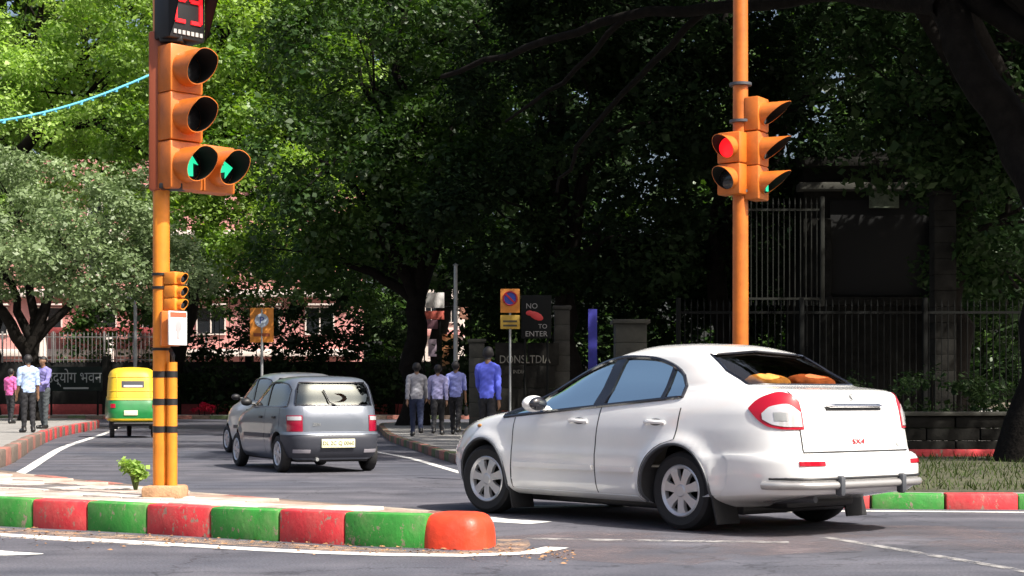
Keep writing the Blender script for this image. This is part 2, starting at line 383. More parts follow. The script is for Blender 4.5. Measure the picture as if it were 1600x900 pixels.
# back kerb of the island (bare, dusty) and the paving slabs between
bpts = [(-.36, 12.42)]+backl[:-1]
for i in range(len(bpts)-1):
    a, b = np.array(bpts[i]), np.array(bpts[i+1]); nseg = max(1, int(np.hypot(*(b-a))/.65))
    for q in range(nseg):
        p, e = a+(b-a)*q/nseg, a+(b-a)*(q+1)/nseg; d = e-p; L = float(np.hypot(*d)); c = (p+e)/2+np.array([-d[1], d[0]])/L*.07
        o = link(bpy.data.objects.new('kerb_stone', kerb_mesh([MPINK, MCONC, MKERB][(i+q) % 3], .225, .14)), isl); o.location = (c[0], c[1], random.uniform(-.01, .004)); o.rotation_euler = (0, 0, math.atan2(d[1], d[0])); o.scale = (L-.01, 1, 1)
sm = MB().bbox((0, 0, 0), (.44, .44, .04), .006).mesh('paving_slab', MSLAB); sm2 = MB().bbox((0, 0, 0), (.44, .44, .04), .006).mesh('paving_slab', M('island_paving_pink', (.42, .33, .28), .9, var=.25, vscale=4, bump=.4))
fr = np.array(front); ang = math.atan2(fr[-1][1]-fr[4][1], fr[-1][0]-fr[4][0]); ca, sa = math.cos(ang), math.sin(ang); o0 = fr[-1]
def inside(p, poly):
    r = False
    for i in range(len(poly)):
        (x1, y1), (x2, y2) = poly[i], poly[i-1]
        if (y1 > p[1]) != (y2 > p[1]) and p[0] < (x2-x1)*(p[1]-y1)/(y2-y1)+x1: r = not r
    return r
ip = front+[(-.30, 12.25)]+backl
for u in range(-17, 2):
    for v in range(0, 9):
        x, y = u*.45-.1, v*.45+.42; wx, wy = o0[0]+x*ca-y*sa, o0[1]+x*sa+y*ca
        if wx < -6.2 or not all(inside((wx+dx*ca-dy*sa, wy+dx*sa+dy*ca), ip) for dx in (-.26, .26) for dy in (-.26, .34)): continue
        o = link(bpy.data.objects.new('paving_slab', random.choice([sm, sm, sm2])), isl); o.location = (wx, wy, .213+random.uniform(-.006, .008)); o.rotation_euler = (random.uniform(-.012, .012), random.uniform(-.012, .012), ang+random.uniform(-.01, .01))

# road markings
MWP = worn_paint('road_paint_white', (.70, .69, .65), .30, .46); MWP2 = worn_paint('road_paint_faint', (.32, .31, .30), .42, .60, 5); MSAND = worn_paint('road_dust', (.42, .29, .20), .40, .66, 5)
def strip(name, pts, w, z, mat, step=.5):
    P = resample(pts, step); vs = []; fs = []
    for i in range(len(P)):
        t = P[min(i+1, len(P)-1)]-P[max(i-1, 0)]; t = t/np.hypot(*t); n = np.array([-t[1], t[0]]); ww = w if not callable(w) else w(i/(len(P)-1))
        for q in (-.5, .5): vs.append((*(P[i]+n*ww*q), z))
    for i in range(len(P)-1): fs.append((2*i, 2*i+1, 2*i+3, 2*i+2))
    o = MB().add(vs, fs).build(name, mat, smooth=False); return tag(o, kind='structure')
strip('road_marking', [gp(-250, 822), gp(0, 836), gp(200, 847), gp(420, 860), gp(600, 867), gp(760, 868), gp(850, 862), gp(880, 850)], .19, .004, MWP)
strip('road_marking', [gp(-200, 858), gp(-60, 863), gp(20, 866), gp(108, 866)], lambda t: .62*(1-t)**.6+.05, .004, MWP, .2)
strip('road_marking', [gp(-40, 775), gp(38, 736), gp(70, 716), gp(105, 697), gp(165, 677), gp(185, 668)], .17, .004, MWP)
strip('road_marking', [gp(585, 706), gp(640, 716), gp(710, 736), gp(760, 750)], .13, .004, MWP)
strip('road_marking', [gp(1180, 801), gp(1340, 799), gp(1600, 801), gp(1760, 803)], .14, .004, MWP)
strip('road_marking', [gp(690, 803), gp(790, 815), gp(870, 818)], .34, .004, MWP)
strip('road_marking', [gp(800, 792), gp(950, 790), gp(1120, 786)], .45, .0035, MWP)
strip('road_marking', [gp(1290, 840), gp(1420, 862), gp(1600, 893), gp(1760, 925)], .10, .004, MWP2)
strip('road_marking', [gp(820, 842), gp(1000, 845), gp(1250, 848)], .16, .0035, MWP2)
strip('road_marking', [gp(-250, 826), gp(-60, 834), gp(60, 841), gp(200, 850), gp(330, 858)], lambda t: .36*(1-t)**.7+.03, .003, worn_paint('road_paint_chalky', (.60, .55, .50), .40, .58, 4))
strip('road_dust', [gp(-250, 818), gp(0, 829), gp(135, 836), gp(328, 846), gp(537, 858), gp(665, 864), gp(790, 862), gp(800, 840)], lambda t: .42-.18*t, .002, MSAND)
tag(strip('road_dust', [gp(820, 870), gp(1000, 850), gp(1300, 838), gp(1560, 842), gp(1800, 850)], 2.4, .0015, worn_paint('reddish_road_dust', (.155, .125, .13), .42, .72, 1.2)), kind='structure')

# scattered small grit and dead leaves by the island kerb
m = MB()
for i in range(420):
    t = random.random(); px = -80+t*980; py = 832+(px+80)*.037+random.gauss(0, 7)
    x, y = gp(px, min(895, max(826, py))); s_ = random.uniform(.008, .026); a = random.random()*6
    m.add([(x+math.cos(a)*s_, y+math.sin(a)*s_, .008), (x-math.sin(a)*s_*.5, y+math.cos(a)*s_*.5, .016), (x-math.cos(a)*s_, y-math.sin(a)*s_, .009), (x+math.sin(a)*s_*.5, y-math.cos(a)*s_*.5, .007)], [(0, 1, 2, 3)])
tag(m.build('leaf_litter', M('dead_leaf', (.28, .15, .07), .9, var=.5, vscale=3), smooth=False), 'dry leaf litter and grit along the island kerb', 'litter', kind='stuff')
# ------------------------------------------------------------------ car bodies: stacked plan outlines
def pchip(xs, ys):
    xs = np.array(xs, float); ys = np.array(ys, float); h = np.diff(xs); d = np.diff(ys)/h; m = np.zeros(len(xs))
    m[0] = d[0]; m[-1] = d[-1]
    for i in range(1, len(xs)-1):
        if d[i-1]*d[i] > 0:
            w1 = 2*h[i]+h[i-1]; w2 = h[i]+2*h[i-1]; m[i] = (w1+w2)/(w1/d[i-1]+w2/d[i])
    def f(x):
        x = np.clip(x, xs[0], xs[-1]); i = int(np.clip(np.searchsorted(xs, x)-1, 0, len(xs)-2)); t = (x-xs[i])/h[i]
        return float((1+2*t)*(1-t)**2*ys[i]+t*(1-t)**2*h[i]*m[i]+t*t*(3-2*t)*ys[i+1]+t*t*(t-1)*h[i]*m[i+1])
    return f
class Shell:
    def __init__(s, keys, wheels=(), wz=.32, wr=.37, flare=.02):
        k = np.array(keys, float); s.z = k[:, 0]; s.fn = [pchip(k[:, 0], k[:, i]) for i in range(1, 6)]
        s.wheels = wheels; s.wz = wz; s.wr = wr; s.fl = flare; s.cache = {}
    def prm(s, z): return [f(z) for f in s.fn]
    def flare(s, x, z):
        if not s.wheels or z > s.wz+.6: return 0
        return max(s.fl*math.exp(-((math.hypot(x-xw, z-s.wz)-s.wr)/.07)**2) for xw in s.wheels)
    def side(s, x, z, sg=-1):
        xr, xf, w, nr, nf = s.prm(z); xc = .5*(xr+xf)
        u = (xc-x)/(xc-xr) if x < xc else (x-xc)/(xf-xc); n = nr if x < xc else nf
        y = w*max(0, 1-min(1, abs(u))**n)**(1/n)
        return Vector((x, sg*(y+(s.flare(x, z) if y > .6*w else 0)), z))
    def rear(s, y, z):
        xr, xf, w, nr, nf = s.prm(z); xc = .5*(xr+xf)
        return Vector((xc-(xc-xr)*max(0, 1-min(1, abs(y)/w)**nr)**(1/nr), y, z))
    def front(s, y, z):
        xr, xf, w, nr, nf = s.prm(z); xc = .5*(xr+xf)
        return Vector((xc+(xf-xc)*max(0, 1-min(1, abs(y)/w)**nf)**(1/nf), y, z))
    def half(s, z, N, inset=0, xmin=-99, xmax=99):
        xr, xf, w, nr, nf = s.prm(z); xr = max(xr+inset, xmin); xf = min(xf-inset, xmax); w -= inset; xc = .5*(xr+xf); P = []
        for t in np.linspace(0, math.pi/2, 160): P.append((xc-(xc-xr)*math.cos(t)**(2/nr), w*math.sin(t)**(2/nr)))
        for t in np.linspace(math.pi/2, 0, 160)[1:]: P.append((xc+(xf-xc)*math.cos(t)**(2/nf), w*math.sin(t)**(2/nf)))
        P = np.array(P); L = np.concatenate([[0], np.cumsum(np.hypot(*np.diff(P, axis=0).T))])
        q = np.linspace(0, L[-1], N); return np.stack([np.interp(q, L, P[:, 0]), np.interp(q, L, P[:, 1])], 1), P, L
    def arc(s, a, z):
        """point at arc length a from the middle of the tail (sign = side)"""
        k = round(z, 4)
        if k not in s.cache: s.cache[k] = s.half(z, 4)[1:]
        P, L = s.cache[k]; q = abs(a)
        return Vector((float(np.interp(q, L, P[:, 0])), math.copysign(float(np.interp(q, L, P[:, 1])), a), z))
    def solid(s, zs, N=90, inset=0, xmin=-99, xmax=99, dz=0):
        mb = MB(); rows = []
        for z in zs:
            h, _, _ = s.half(z+dz, N, inset, xmin, xmax); row = []
            for x, y in h: row.append((x, -(y+(s.flare(x, z) if (y > .5 and not inset) else 0)), z))
            for x, y in h[-2:0:-1]: row.append((x, y+(s.flare(x, z) if (y > .5 and not inset) else 0), z))
            rows.append(row)
        n = len(rows[0]); vs = [v for r in rows for v in r]
        fs = [(i*n+k, i*n+(k+1) % n, (i+1)*n+(k+1) % n, (i+1)*n+k) for i in range(len(rows)-1) for k in range(n)]
        fs += [tuple(range(n-1, -1, -1)), tuple((len(rows)-1)*n+k for k in range(n))]
        return mb.add(vs, fs)
def patch(S, a0, a1, lo, hi, na=24, nb=10, off=.004, skirt=.012, clos=True):
    """surface panel: a along [a0,a1], b between lo(a) and hi(a); pushed off the surface, edges turned inwards"""
    mb = MB(); P = []; Nn = []; e = 1e-3
    for i in range(na+1):
        a = a0+(a1-a0)*i/na; l, h = lo(a), hi(a)
        for j in range(nb+1):
            b = l+(h-l)*j/nb; p = S(a, b)
            du = S(a+e, b)-S(a-e, b); dv = S(a, b+e)-S(a, b-e); n = du.cross(dv)
            n = n.normalized() if n.length > 1e-12 else Vector((0, 0, 1))
            P.append(p); Nn.append(n)
    c = Vector((1.0, 0, .6))
    vs = []
    for p, n in zip(P, Nn):
        d = Vector((p.x-c.x, p.y*2, p.z-c.z))
        if n.dot(d) < 0: n = -n
        vs.append((p, n))
    top = [p+n*off for p, n in vs]; w = nb+1
    fs = [(i*w+j, i*w+j+1, (i+1)*w+j+1, (i+1)*w+j) for i in range(na) for j in range(nb)]
    if skirt:
        rim = [i*w for i in range(na+1)]+[na*w+j for j in range(1, nb+1)]+[i*w+nb for i in range(na-1, -1, -1)]+[j for j in range(nb-1, 0, -1)]
        b = len(top); top = top+[vs[i][0]+vs[i][1]*(off-skirt) for i in rim]; m = len(rim)
        fs += [(rim[k], rim[(k+1) % m], b+(k+1) % m, b+k) for k in range(m)]
    return mb.add(top, fs)
def boolean(o, cutters):
    for c in cutters:
        md = o.modifiers.new('cut', 'BOOLEAN'); md.operation = 'DIFFERENCE'; md.object = c; md.solver = 'EXACT'
        try: md.material_mode = 'TRANSFER'
        except Exception: pass
    bpy.context.view_layer.update(); dg = bpy.context.evaluated_depsgraph_get()
    me = bpy.data.meshes.new_from_object(o.evaluated_get(dg)); o.modifiers.clear(); o.data = me
    for c in cutters: bpy.data.objects.remove(c)
    sharp(me, 32)
def curve(pts):
    xs, ys = zip(*sorted(pts)); return pchip(xs, ys)

def wheel(parent, c, r, w, sg, rim_r, spokes=7, mat=None, steer=0):
    """wheel standing in the car's frame, axle along y; sg = side (-1 left)"""
    root = bpy.data.objects.new('wheel', None); root.empty_display_size = .1; link(root, parent); root.location = c; root.rotation_euler = (0, 0, steer)
    h = w/2
    MB().lathe([(rim_r, -h*.85), (r*.86, -h), (r*.96, -h*.8), (r, -h*.35), (r, h*.35), (r*.96, h*.8), (r*.86, h), (rim_r, h*.85)], axis='y', n=40, closed=True).build('tyre', MRUB, root)
    m = MB(); o = sg*h*.72
    m.lathe([(rim_r*1.02, o+sg*.012), (rim_r*.97, o+sg*.02), (rim_r*.86, o+sg*.004), (rim_r*.84, o-sg*.03), (rim_r*1.02, o-sg*.03)], axis='y', n=40, closed=True)
    m.lathe([(0, o+sg*.022), (rim_r*.2, o+sg*.018), (rim_r*.32, o), (rim_r*.32, o-sg*.04)], axis='y', n=24)
    for k in range(spokes):
        a = 2*math.pi*k/spokes+.2; r0, r1 = rim_r*.22, rim_r*.92; w0, w1 = rim_r*.30, rim_r*.44
        ca, sa = math.cos(a), math.sin(a); vs = []
        for (rr, ww, yy) in ((r0, w0, .010), (.6*rim_r, (w0+w1)*.42, .012), (r1, w1, .004)):
            for q in (-1, 1):
                for dy in (yy, yy-.035): vs.append((rr*ca-q*ww/2*sa, o+sg*dy, rr*sa+q*ww/2*ca))
        fs = []
        for i in (0, 4): fs += [(i, i+2, i+6, i+4), (i+1, i+5, i+7, i+3), (i, i+4, i+5, i+1), (i+2, i+3, i+7, i+6)]
        fs += [(0, 1, 3, 2), (8, 10, 11, 9)]; m.add(vs, fs)
    m.build('rim', mat or MSILV, root, ang=30)
    MB().lathe([(rim_r*.98, o-sg*.05), (0, o-sg*.05)], axis='y', n=24).build('brake_disc', MMATTE, root)
    return root

def seat(parent, x, y, w=.5, z=.42, back=.62, mat=None, head=True):
    m = MB(); m.bbox((x+.22, y, z), (.5, w, .16), .05); rot = Matrix.Rotation(R(-18), 3, 'Y')
    m.bbox((x-.08, y, z+.34), (.14, w*.96, back), .05, rot=rot)
    o = m.build('seat', mat or MINT, parent)
    if head:
        for yy in ([y] if w < .7 else [y-w*.28, y+w*.28]):
            MB().bbox((x-.20, yy, z+.34+back/2+.08), (.10, .26, .17), .04, rot=rot).build('headrest', mat or MINT, parent)
    return o

PAINTW = M('white_car_paint', (.80, .80, .785), .24, coat=1, var=.03, vscale=2)
GLASSB = glass_mat('filmed_side_glass', (.35, .45, .45), .74, .015, (.86, 1, 1))
GLASSC = glass_mat('clear_rear_glass', (.80, .76, .70), .15, .01, (.85, .72, .6))

def make_sedan(loc, heading):
    t = thing('white_sedan', 'white four-door sedan seen from its rear corner, turning beside the striped island kerb', 'car', loc, heading)
    K = [(.205, -.52, 3.18, .76, 6, 4), (.24, -.62, 3.27, .83, 6, 4), (.285, -.86, 3.31, .866, 6, 4), (.325, -1.06, 3.335, .88, 6, 4), (.36, -1.135, 3.35, .888, 6, 4), (.41, -1.17, 3.36, .893, 6, 4), (.48, -1.19, 3.385, .90, 6, 4), (.595, -1.18, 3.37, .902, 6, 4),
         (.65, -1.095, 3.34, .894, 6.5, 4), (.74, -1.075, 3.25, .888, 6.5, 4.2), (.82, -1.06, 3.12, .88, 6.5, 4.4), (.88, -1.05, 2.94, .868, 6.5, 4.6), (.925, -1.042, 2.70, .857, 6.5, 5), (.96, -1.035, 2.45, .847, 6.5, 5),
         (.99, -1.028, 2.28, .836, 6.5, 5), (1.02, -1.02, 2.20, .823, 6.5, 4.8), (1.06, -1.01, 2.11, .803, 6.5, 4.6), (1.10, -.995, 2.02, .78, 6.5, 4.5), (1.13, -.97, 1.95, .762, 6, 4.4), (1.147, -.92, 1.915, .753, 5.6, 4.4), (1.162, -.80, 1.88, .745, 5.2, 4.3), (1.178, -.665, 1.845, .738, 5, 4.3), (1.23, -.555, 1.73, .72, 5, 4.2), (1.30, -.41, 1.56, .695, 5, 4.2),
         (1.385, -.235, 1.325, .665, 5, 4.2), (1.455, -.075, 1.09, .628, 5, 4), (1.50, .06, .95, .53, 4.2, 3.8), (1.53, .18, .84, .42, 3.8, 3.6), (1.545, .29, .75, .29, 3.2, 3.2), (1.552, .42, .64, .12, 2.6, 2.6)]
    S = Shell(K, (0, 2.5), .33, .385, .036)
    zs = []
    for a, b in zip(S.z[:-1], S.z[1:]): zs += list(np.linspace(a, b, 5)[:-1])
    zs.append(S.z[-1])
    body = S.solid(zs, 100).build('body', [PAINTW, MINT], t)
    cut = []
    def cutter(mb):
        o = mb.build('cutter', MINT, t); cut.append(o); return o
    for xw in (0, 2.5):
        for sg in (-1, 1): cutter(MB().lathe([(.372, .50), (.372, 1.1)] if sg > 0 else [(.372, -1.1), (.372, -.50)], c=(xw, 0, .33), axis='y', n=56))
    cz = [.5, .6, .8, .92, .98, 1.03, 1.08, 1.13, 1.2, 1.28, 1.36, 1.42, 1.46, 1.49]
    cutter(S.solid(cz, 40, inset=.055, xmin=-.66, xmax=2.1, dz=.0))
    # side glass line
    zb = lambda x: 1.092-.082*x
    zt = curve([(.02, 1.16), (.07, 1.245), (.16, 1.315), (.3, 1.375), (.5, 1.42), (.8, 1.435), (1.1, 1.40), (1.4, 1.315), (1.7, 1.195), (2.0, 1.05), (2.28, .905)])
    xs = np.linspace(.03, 2.24, 40)
    poly = [(x, zb(x)) for x in xs]+[(x, zt(x)) for x in xs[::-1]]
    mt = Matrix(((1, 0, 0), (0, 0, 1), (0, 1, 0)))
    cutter(MB().prism(poly, -1.2, 1.2, mt=mt))
    rw = [(-.61, 1.188), (.61, 1.188), (.605, 1.30), (.545, 1.44), (0, 1.475), (-.545, 1.44), (-.605, 1.30)]
    mtx = Matrix(((0, 0, 1), (1, 0, 0), (0, 1, 0)))
    cutter(MB().prism(rw, -1.3, .3, mt=mtx))
    ws = [(-.70, 1.02), (.70, 1.02), (.54, 1.42), (0, 1.45), (-.54, 1.42)]
    cutter(MB().prism(ws, 1.0, 2.6, mt=mtx))
    boolean(body, cut)
    for sg in (-1, 1):
        f = lambda x, z, sg=sg: S.side(x, z, sg)
        fz = lambda z, x, sg=sg: S.side(x, z, sg)
        for nm, x0, x1 in (('quarter_glass', .035, .23), ('window_glass', .255, .90), ('window_glass', 1.0, 1.80), ('quarter_glass', 1.83, 2.24)):
            patch(f, x0, x1, lambda x: zb(x)-.01, lambda x: zt(x)+.008, 14, 6, -.012, .004).build(nm, GLASSB, t)
        fr = MB(); fr.ring([f(x, zb(x))+Vector((0, sg*.002, 0)) for x in xs]+[f(x, zt(x))+Vector((0, sg*.002, 0)) for x in xs[::-1]], .017, 6)
        fr.build('window_frame', MTRIM, t)
        for x0, x1 in ((.225, .262), (.885, 1.01), (1.795, 1.835)):
            dx = .05 if x0 > .5 and x0 < 1 else .03 if x0 < .5 else 0
            m = patch(lambda z, x, sg=sg, dx=dx: S.side(x-dx*(z-1.2)/.2, z, sg), zb(x0)+.005, zt(x0)-.005, lambda z: x0, lambda z: x1, 8, 3, .001, .02)
            m.build('window_pillar', MTRIM, t)
        arch = lambda z, xw, q: xw+q*math.sqrt(max(0, .402**2-(z-.33)**2))
        lo_r = lambda z: max(.0, arch(z, 0, 1) if z < .72 else -9)
        d1 = patch(fz, .275, .995, lo_r, lambda z: .925+.02*math.sin(z*3), 26, 22, .0025, .012).build('door', PAINTW, t)
        hi_f = lambda z: min(2.06, arch(z, 2.5, -1) if z < .70 else 9)
        d2 = patch(fz, .275, .93, lambda z: .938+.02*math.sin(z*3), hi_f, 26, 22, .0025, .012).build('door', PAINTW, t)
        for nm, e0, e1, fe in (('rear', .27, 1.0, lo_r), ('mid', .27, 1.0, lambda z: .931+.02*math.sin(z*3)), ('front', .27, .93, hi_f)):
            patch(fz, e0, e1, lambda z, fe=fe: fe(z)-.006, lambda z, fe=fe: fe(z)+.006, 20, 1, .0032, 0).build('door_gap', MBLACK, t)
        for d, hx in ((d1, .15), (d2, 1.08)):
            h = MB(); p = f(hx+.1, .885); h.tube([f(hx, .88)+Vector((0, sg*.006, 0)), f(hx+.03, .883)+Vector((0, sg*.035, 0)), f(hx+.11, .886)+Vector((0, sg*.042, 0)), f(hx+.19, .883)+Vector((0, sg*.035, 0)), f(hx+.22, .88)+Vector((0, sg*.006, 0))], .017, 8)
            h.build('door_handle', PAINTW, d)
            MB().ellipsoid(p+Vector((0, sg*.004, -.004)), (.075, .012, .032), 14, 6).build('handle_recess', MDGREY, d)
            x0, x1 = ((.47, .90) if d is d1 else (.965, 2.02))
            patch(f, x0, x1, lambda x: .46, lambda x: .505, 14, 3, .032, .03).build('rub_strip', PAINTW, d)
        patch(f, .46, 2.04, lambda x: .212, lambda x: .262, 14, 3, .006, .016).build('sill', PAINTW, t)
        # mirror
        mr = MB(); p = f(1.62, 1.0); mr.ellipsoid(p+Vector((.02, sg*.17, .03)), (.085, .115, .075), 18, 12); mr.tube([p+Vector((.03, 0, -.02)), p+Vector((.03, sg*.10, 0))], [.03, .022], 8)
        mo = mr.build('mirror', PAINTW, t); MB().ellipsoid(p+Vector((-.045, sg*.175, .03)), (.042, .095, .062), 14, 8).build('mirror_glass', MTRIM, mo)
        MB().ellipsoid(f(2.62, .82)+Vector((0, sg*.003, 0)), (.035, .012, .018), 10, 6).build('side_repeater', M('amber_lens', (.45, .20, .05), .2), t)
        # arch lips, mud flaps
        for xw in (0, 2.5):
            pts = [S.side(xw+.378*math.cos(a), .33+.378*math.sin(a), sg) for a in np.linspace(-.28, math.pi+.28, 34)]
            MB().tube(pts, .012, 6).build('wheel_arch', PAINTW if False else MDGREY, t)
            m = MB(); m.bbox((xw-.395, sg*.76, .25), (.02, .25, .36), .006, rot=Matrix.Rotation(R(14), 3, 'Y')); m.build('mud_flap', MRUB, t)
    # rear glass, windscreen
    gl = patch(lambda z, y: S.rear(y, z), 1.181, 1.468, lambda z: -(.63-.075*max(0, (z-1.18)/.28)**1.6), lambda z: .63-.075*max(0, (z-1.18)/.28)**1.6, 14, 20, -.012, 0).build('rear_window', GLASSC, t)
    n = 14; rp = []
    for i in range(len(rw)):
        a, b = rw[i], rw[(i+1) % len(rw)]
        rp += [S.rear(a[0]+(b[0]-a[0])*k/n, a[1]+(b[1]-a[1])*k/n) for k in range(n)]
    MB().ring(rp, .011, 6).build('window_seal', MTRIM, gl)
    patch(lambda z, y: S.front(y, z), 1.01, 1.45, lambda z: -(.71-.18*((z-1.01)/.44)), lambda z: .71-.18*((z-1.01)/.44), 12, 20, -.01, 0).build('windscreen', GLASSC, t)
    # boot lid, bumper
    rz = lambda z, y: S.rear(y, z)
    bl = patch(rz, .665, 1.125, lambda z: -.60, lambda z: .60, 22, 40, .004, .014).build('boot_lid', PAINTW, t)
    for y0 in (-.605, .605): patch(rz, .655, 1.13, lambda z, y0=y0: y0-.005, lambda z, y0=y0: y0+.005, 16, 1, .0036, 0).build('lid_gap', MBLACK, bl)
    patch(rz, .651, .662, lambda z: -.61, lambda z: .61, 1, 30, .0036, 0).build('lid_gap', MBLACK, bl)
    pl = patch(rz, .775, .955, lambda z: -.30, lambda z: .30, 6, 12, .0055, .004).build('number_plate_panel', PAINTW, bl)
    patch(rz, .81, .92, lambda z: -.25, lambda z: .25, 4, 6, .011, .008).build('number_plate', MWHITE, bl)
    g = MB(); g.tube([rz(1.02, y)+Vector((-.016, 0, 0)) for y in np.linspace(-.33, .33, 15)], [.012]+[.026]*13+[.012], 10, flat=.75); g.build('chrome_garnish', MCHROME, bl)
    g = MB(); g.tube([rz(.993, y)+Vector((-.008, 0, 0)) for y in np.linspace(-.32, .32, 15)], .010, 8); g.build('garnish_gap', MBLACK, bl)
    p = rz(1.08, 0); text_mesh('badge', 'S', .085, MSTEEL, bl, facing((-1, 0, .1), (p.x-.010, 0, 1.08)), .004)
    p = rz(.735, 0); text_mesh('boot_lettering', 'SX4', .058, M('red_lettering', (.55, .03, .04), .4), bl, facing((-1, 0, 0), (p.x-.010, .0, .735)), .003, sx=1.5)
    p = rz(.72, -.42); text_mesh('boot_lettering', 'VXi', .04, MSTEEL, bl, facing((-1, 0, 0), (rz(.72, -.46).x-.008, -.46, .70)), .003)
    bp = patch(lambda a, z: S.arc(a, z), -1.30, 1.30, lambda a: .342 if abs(a) < .95 else .342-.05*(abs(a)-.95)/.37, lambda a: .632, 60, 14, .012, .03).build('rear_bumper', PAINTW, t)
    for sg in (-1, 1):
        patch(lambda a, z: S.arc(a, z), sg*.50, sg*.71, lambda a: .555, lambda a: .59, 8, 3, .018, .01).build('reflector', MLAMPR, bp)
    gd = MB(); gd.tube([S.arc(a, .405)+Vector((-.035 if abs(a) < .75 else -.02, .02*np.sign(a) if abs(a) > .8 else 0, 0)) for a in np.linspace(-.98, .98, 41)], .032, 12)
    go = gd.build('bumper_guard', M('dull_guard_steel', (.42, .41, .40), .35, .6), bp)
    for y in (-.36, .36):
        p = S.rear(y, .405); MB().bbox((p.x-.045, y, .40), (.07, .055, .16), .02).build('guard_upright', MDGREY, bp)
    g = MB(); g.tube([S.arc(a, .457)+Vector((-.014, 0, 0)) for a in np.linspace(-.95, .95, 31)], .012, 6); g.build('bumper_slot', MBLACK, bp)
    # tail lamps: red wedge round the corner, clear centre
    for sg in (-1, 1):
        S2 = lambda a, z, sg=sg: S.arc(sg*a, z)
        lo = curve([(.575, .835), (.70, .835), (.84, .855), (.92, .91), (.985, .99)]); hi = curve([(.575, 1.05), (.62, 1.105), (.68, 1.122), (.80, 1.10), (.90, 1.06), (.985, 1.0)])
        lm = patch(S2, .575, .985, lo, hi, 24, 10, .010, .02).build('tail_light', MLAMPR, t)
        lo2 = curve([(.585, .855), (.70, .855), (.80, .87), (.885, .915)]); hi2 = curve([(.585, .965), (.68, 1.03), (.80, 1.01), (.885, .955)])
        patch(S2, .588, .88, lo2, hi2, 18, 8, .015, .008).build('reversing_lens', MLAMPW, lm)
        patch(S2, .70, .79, lambda a: .90, lambda a: .965, 6, 4, .018, .006).build('lamp_bulb_cover', MSTEEL, lm)
        # head lamp
        patch(lambda y, z, sg=sg: S.front(sg*y, z), .42, .74, lambda y: .70, lambda y: .86, 8, 6, .006, .01).build('headlight', MLAMPW, t)
    MB().bbox((1.3, 0, .19), (3.5, 1.2, .10), .03).build('underbody', MBLACK, t); MB().bbox((-.52, 0, .235), (.4, .8, .09), .04).build('fuel_tank', MBLACK, t)
    MB().tube([(-1.02, .42, .285), (-.5, .42, .25)], .026, 10).build('exhaust_pipe', MDGREY, t)
    # inside
    seat(t, .95, -.38); seat(t, .95, .38); seat(t, .05, 0, 1.2, .42, .5)
    MB().bbox((-.42, 0, 1.10), (.42, 1.18, .05), .02).build('parcel_shelf', M('shelf_trim', (.20, .18, .15), .9), t)
    MB().bbox((1.82, 0, .90), (.4, 1.3, .14), .05).build('dashboard', MINT, t)
    mr = MB(); mr.ring([(1.5+.03*math.sin(a)*0, -.38+.0+.17*math.cos(a), 1.0+.15*math.sin(a)) for a in np.linspace(0, 2*math.pi, 20)[:-1]], .014, 6); mr.build('steering_wheel', MBLACK, t)
    for xw, st in ((0, 0), (2.5, .10)):
        for sg in (-1, 1): wheel(t, (xw, sg*.755, .325), .325, .205, sg, .212, 7, steer=st)
    return t

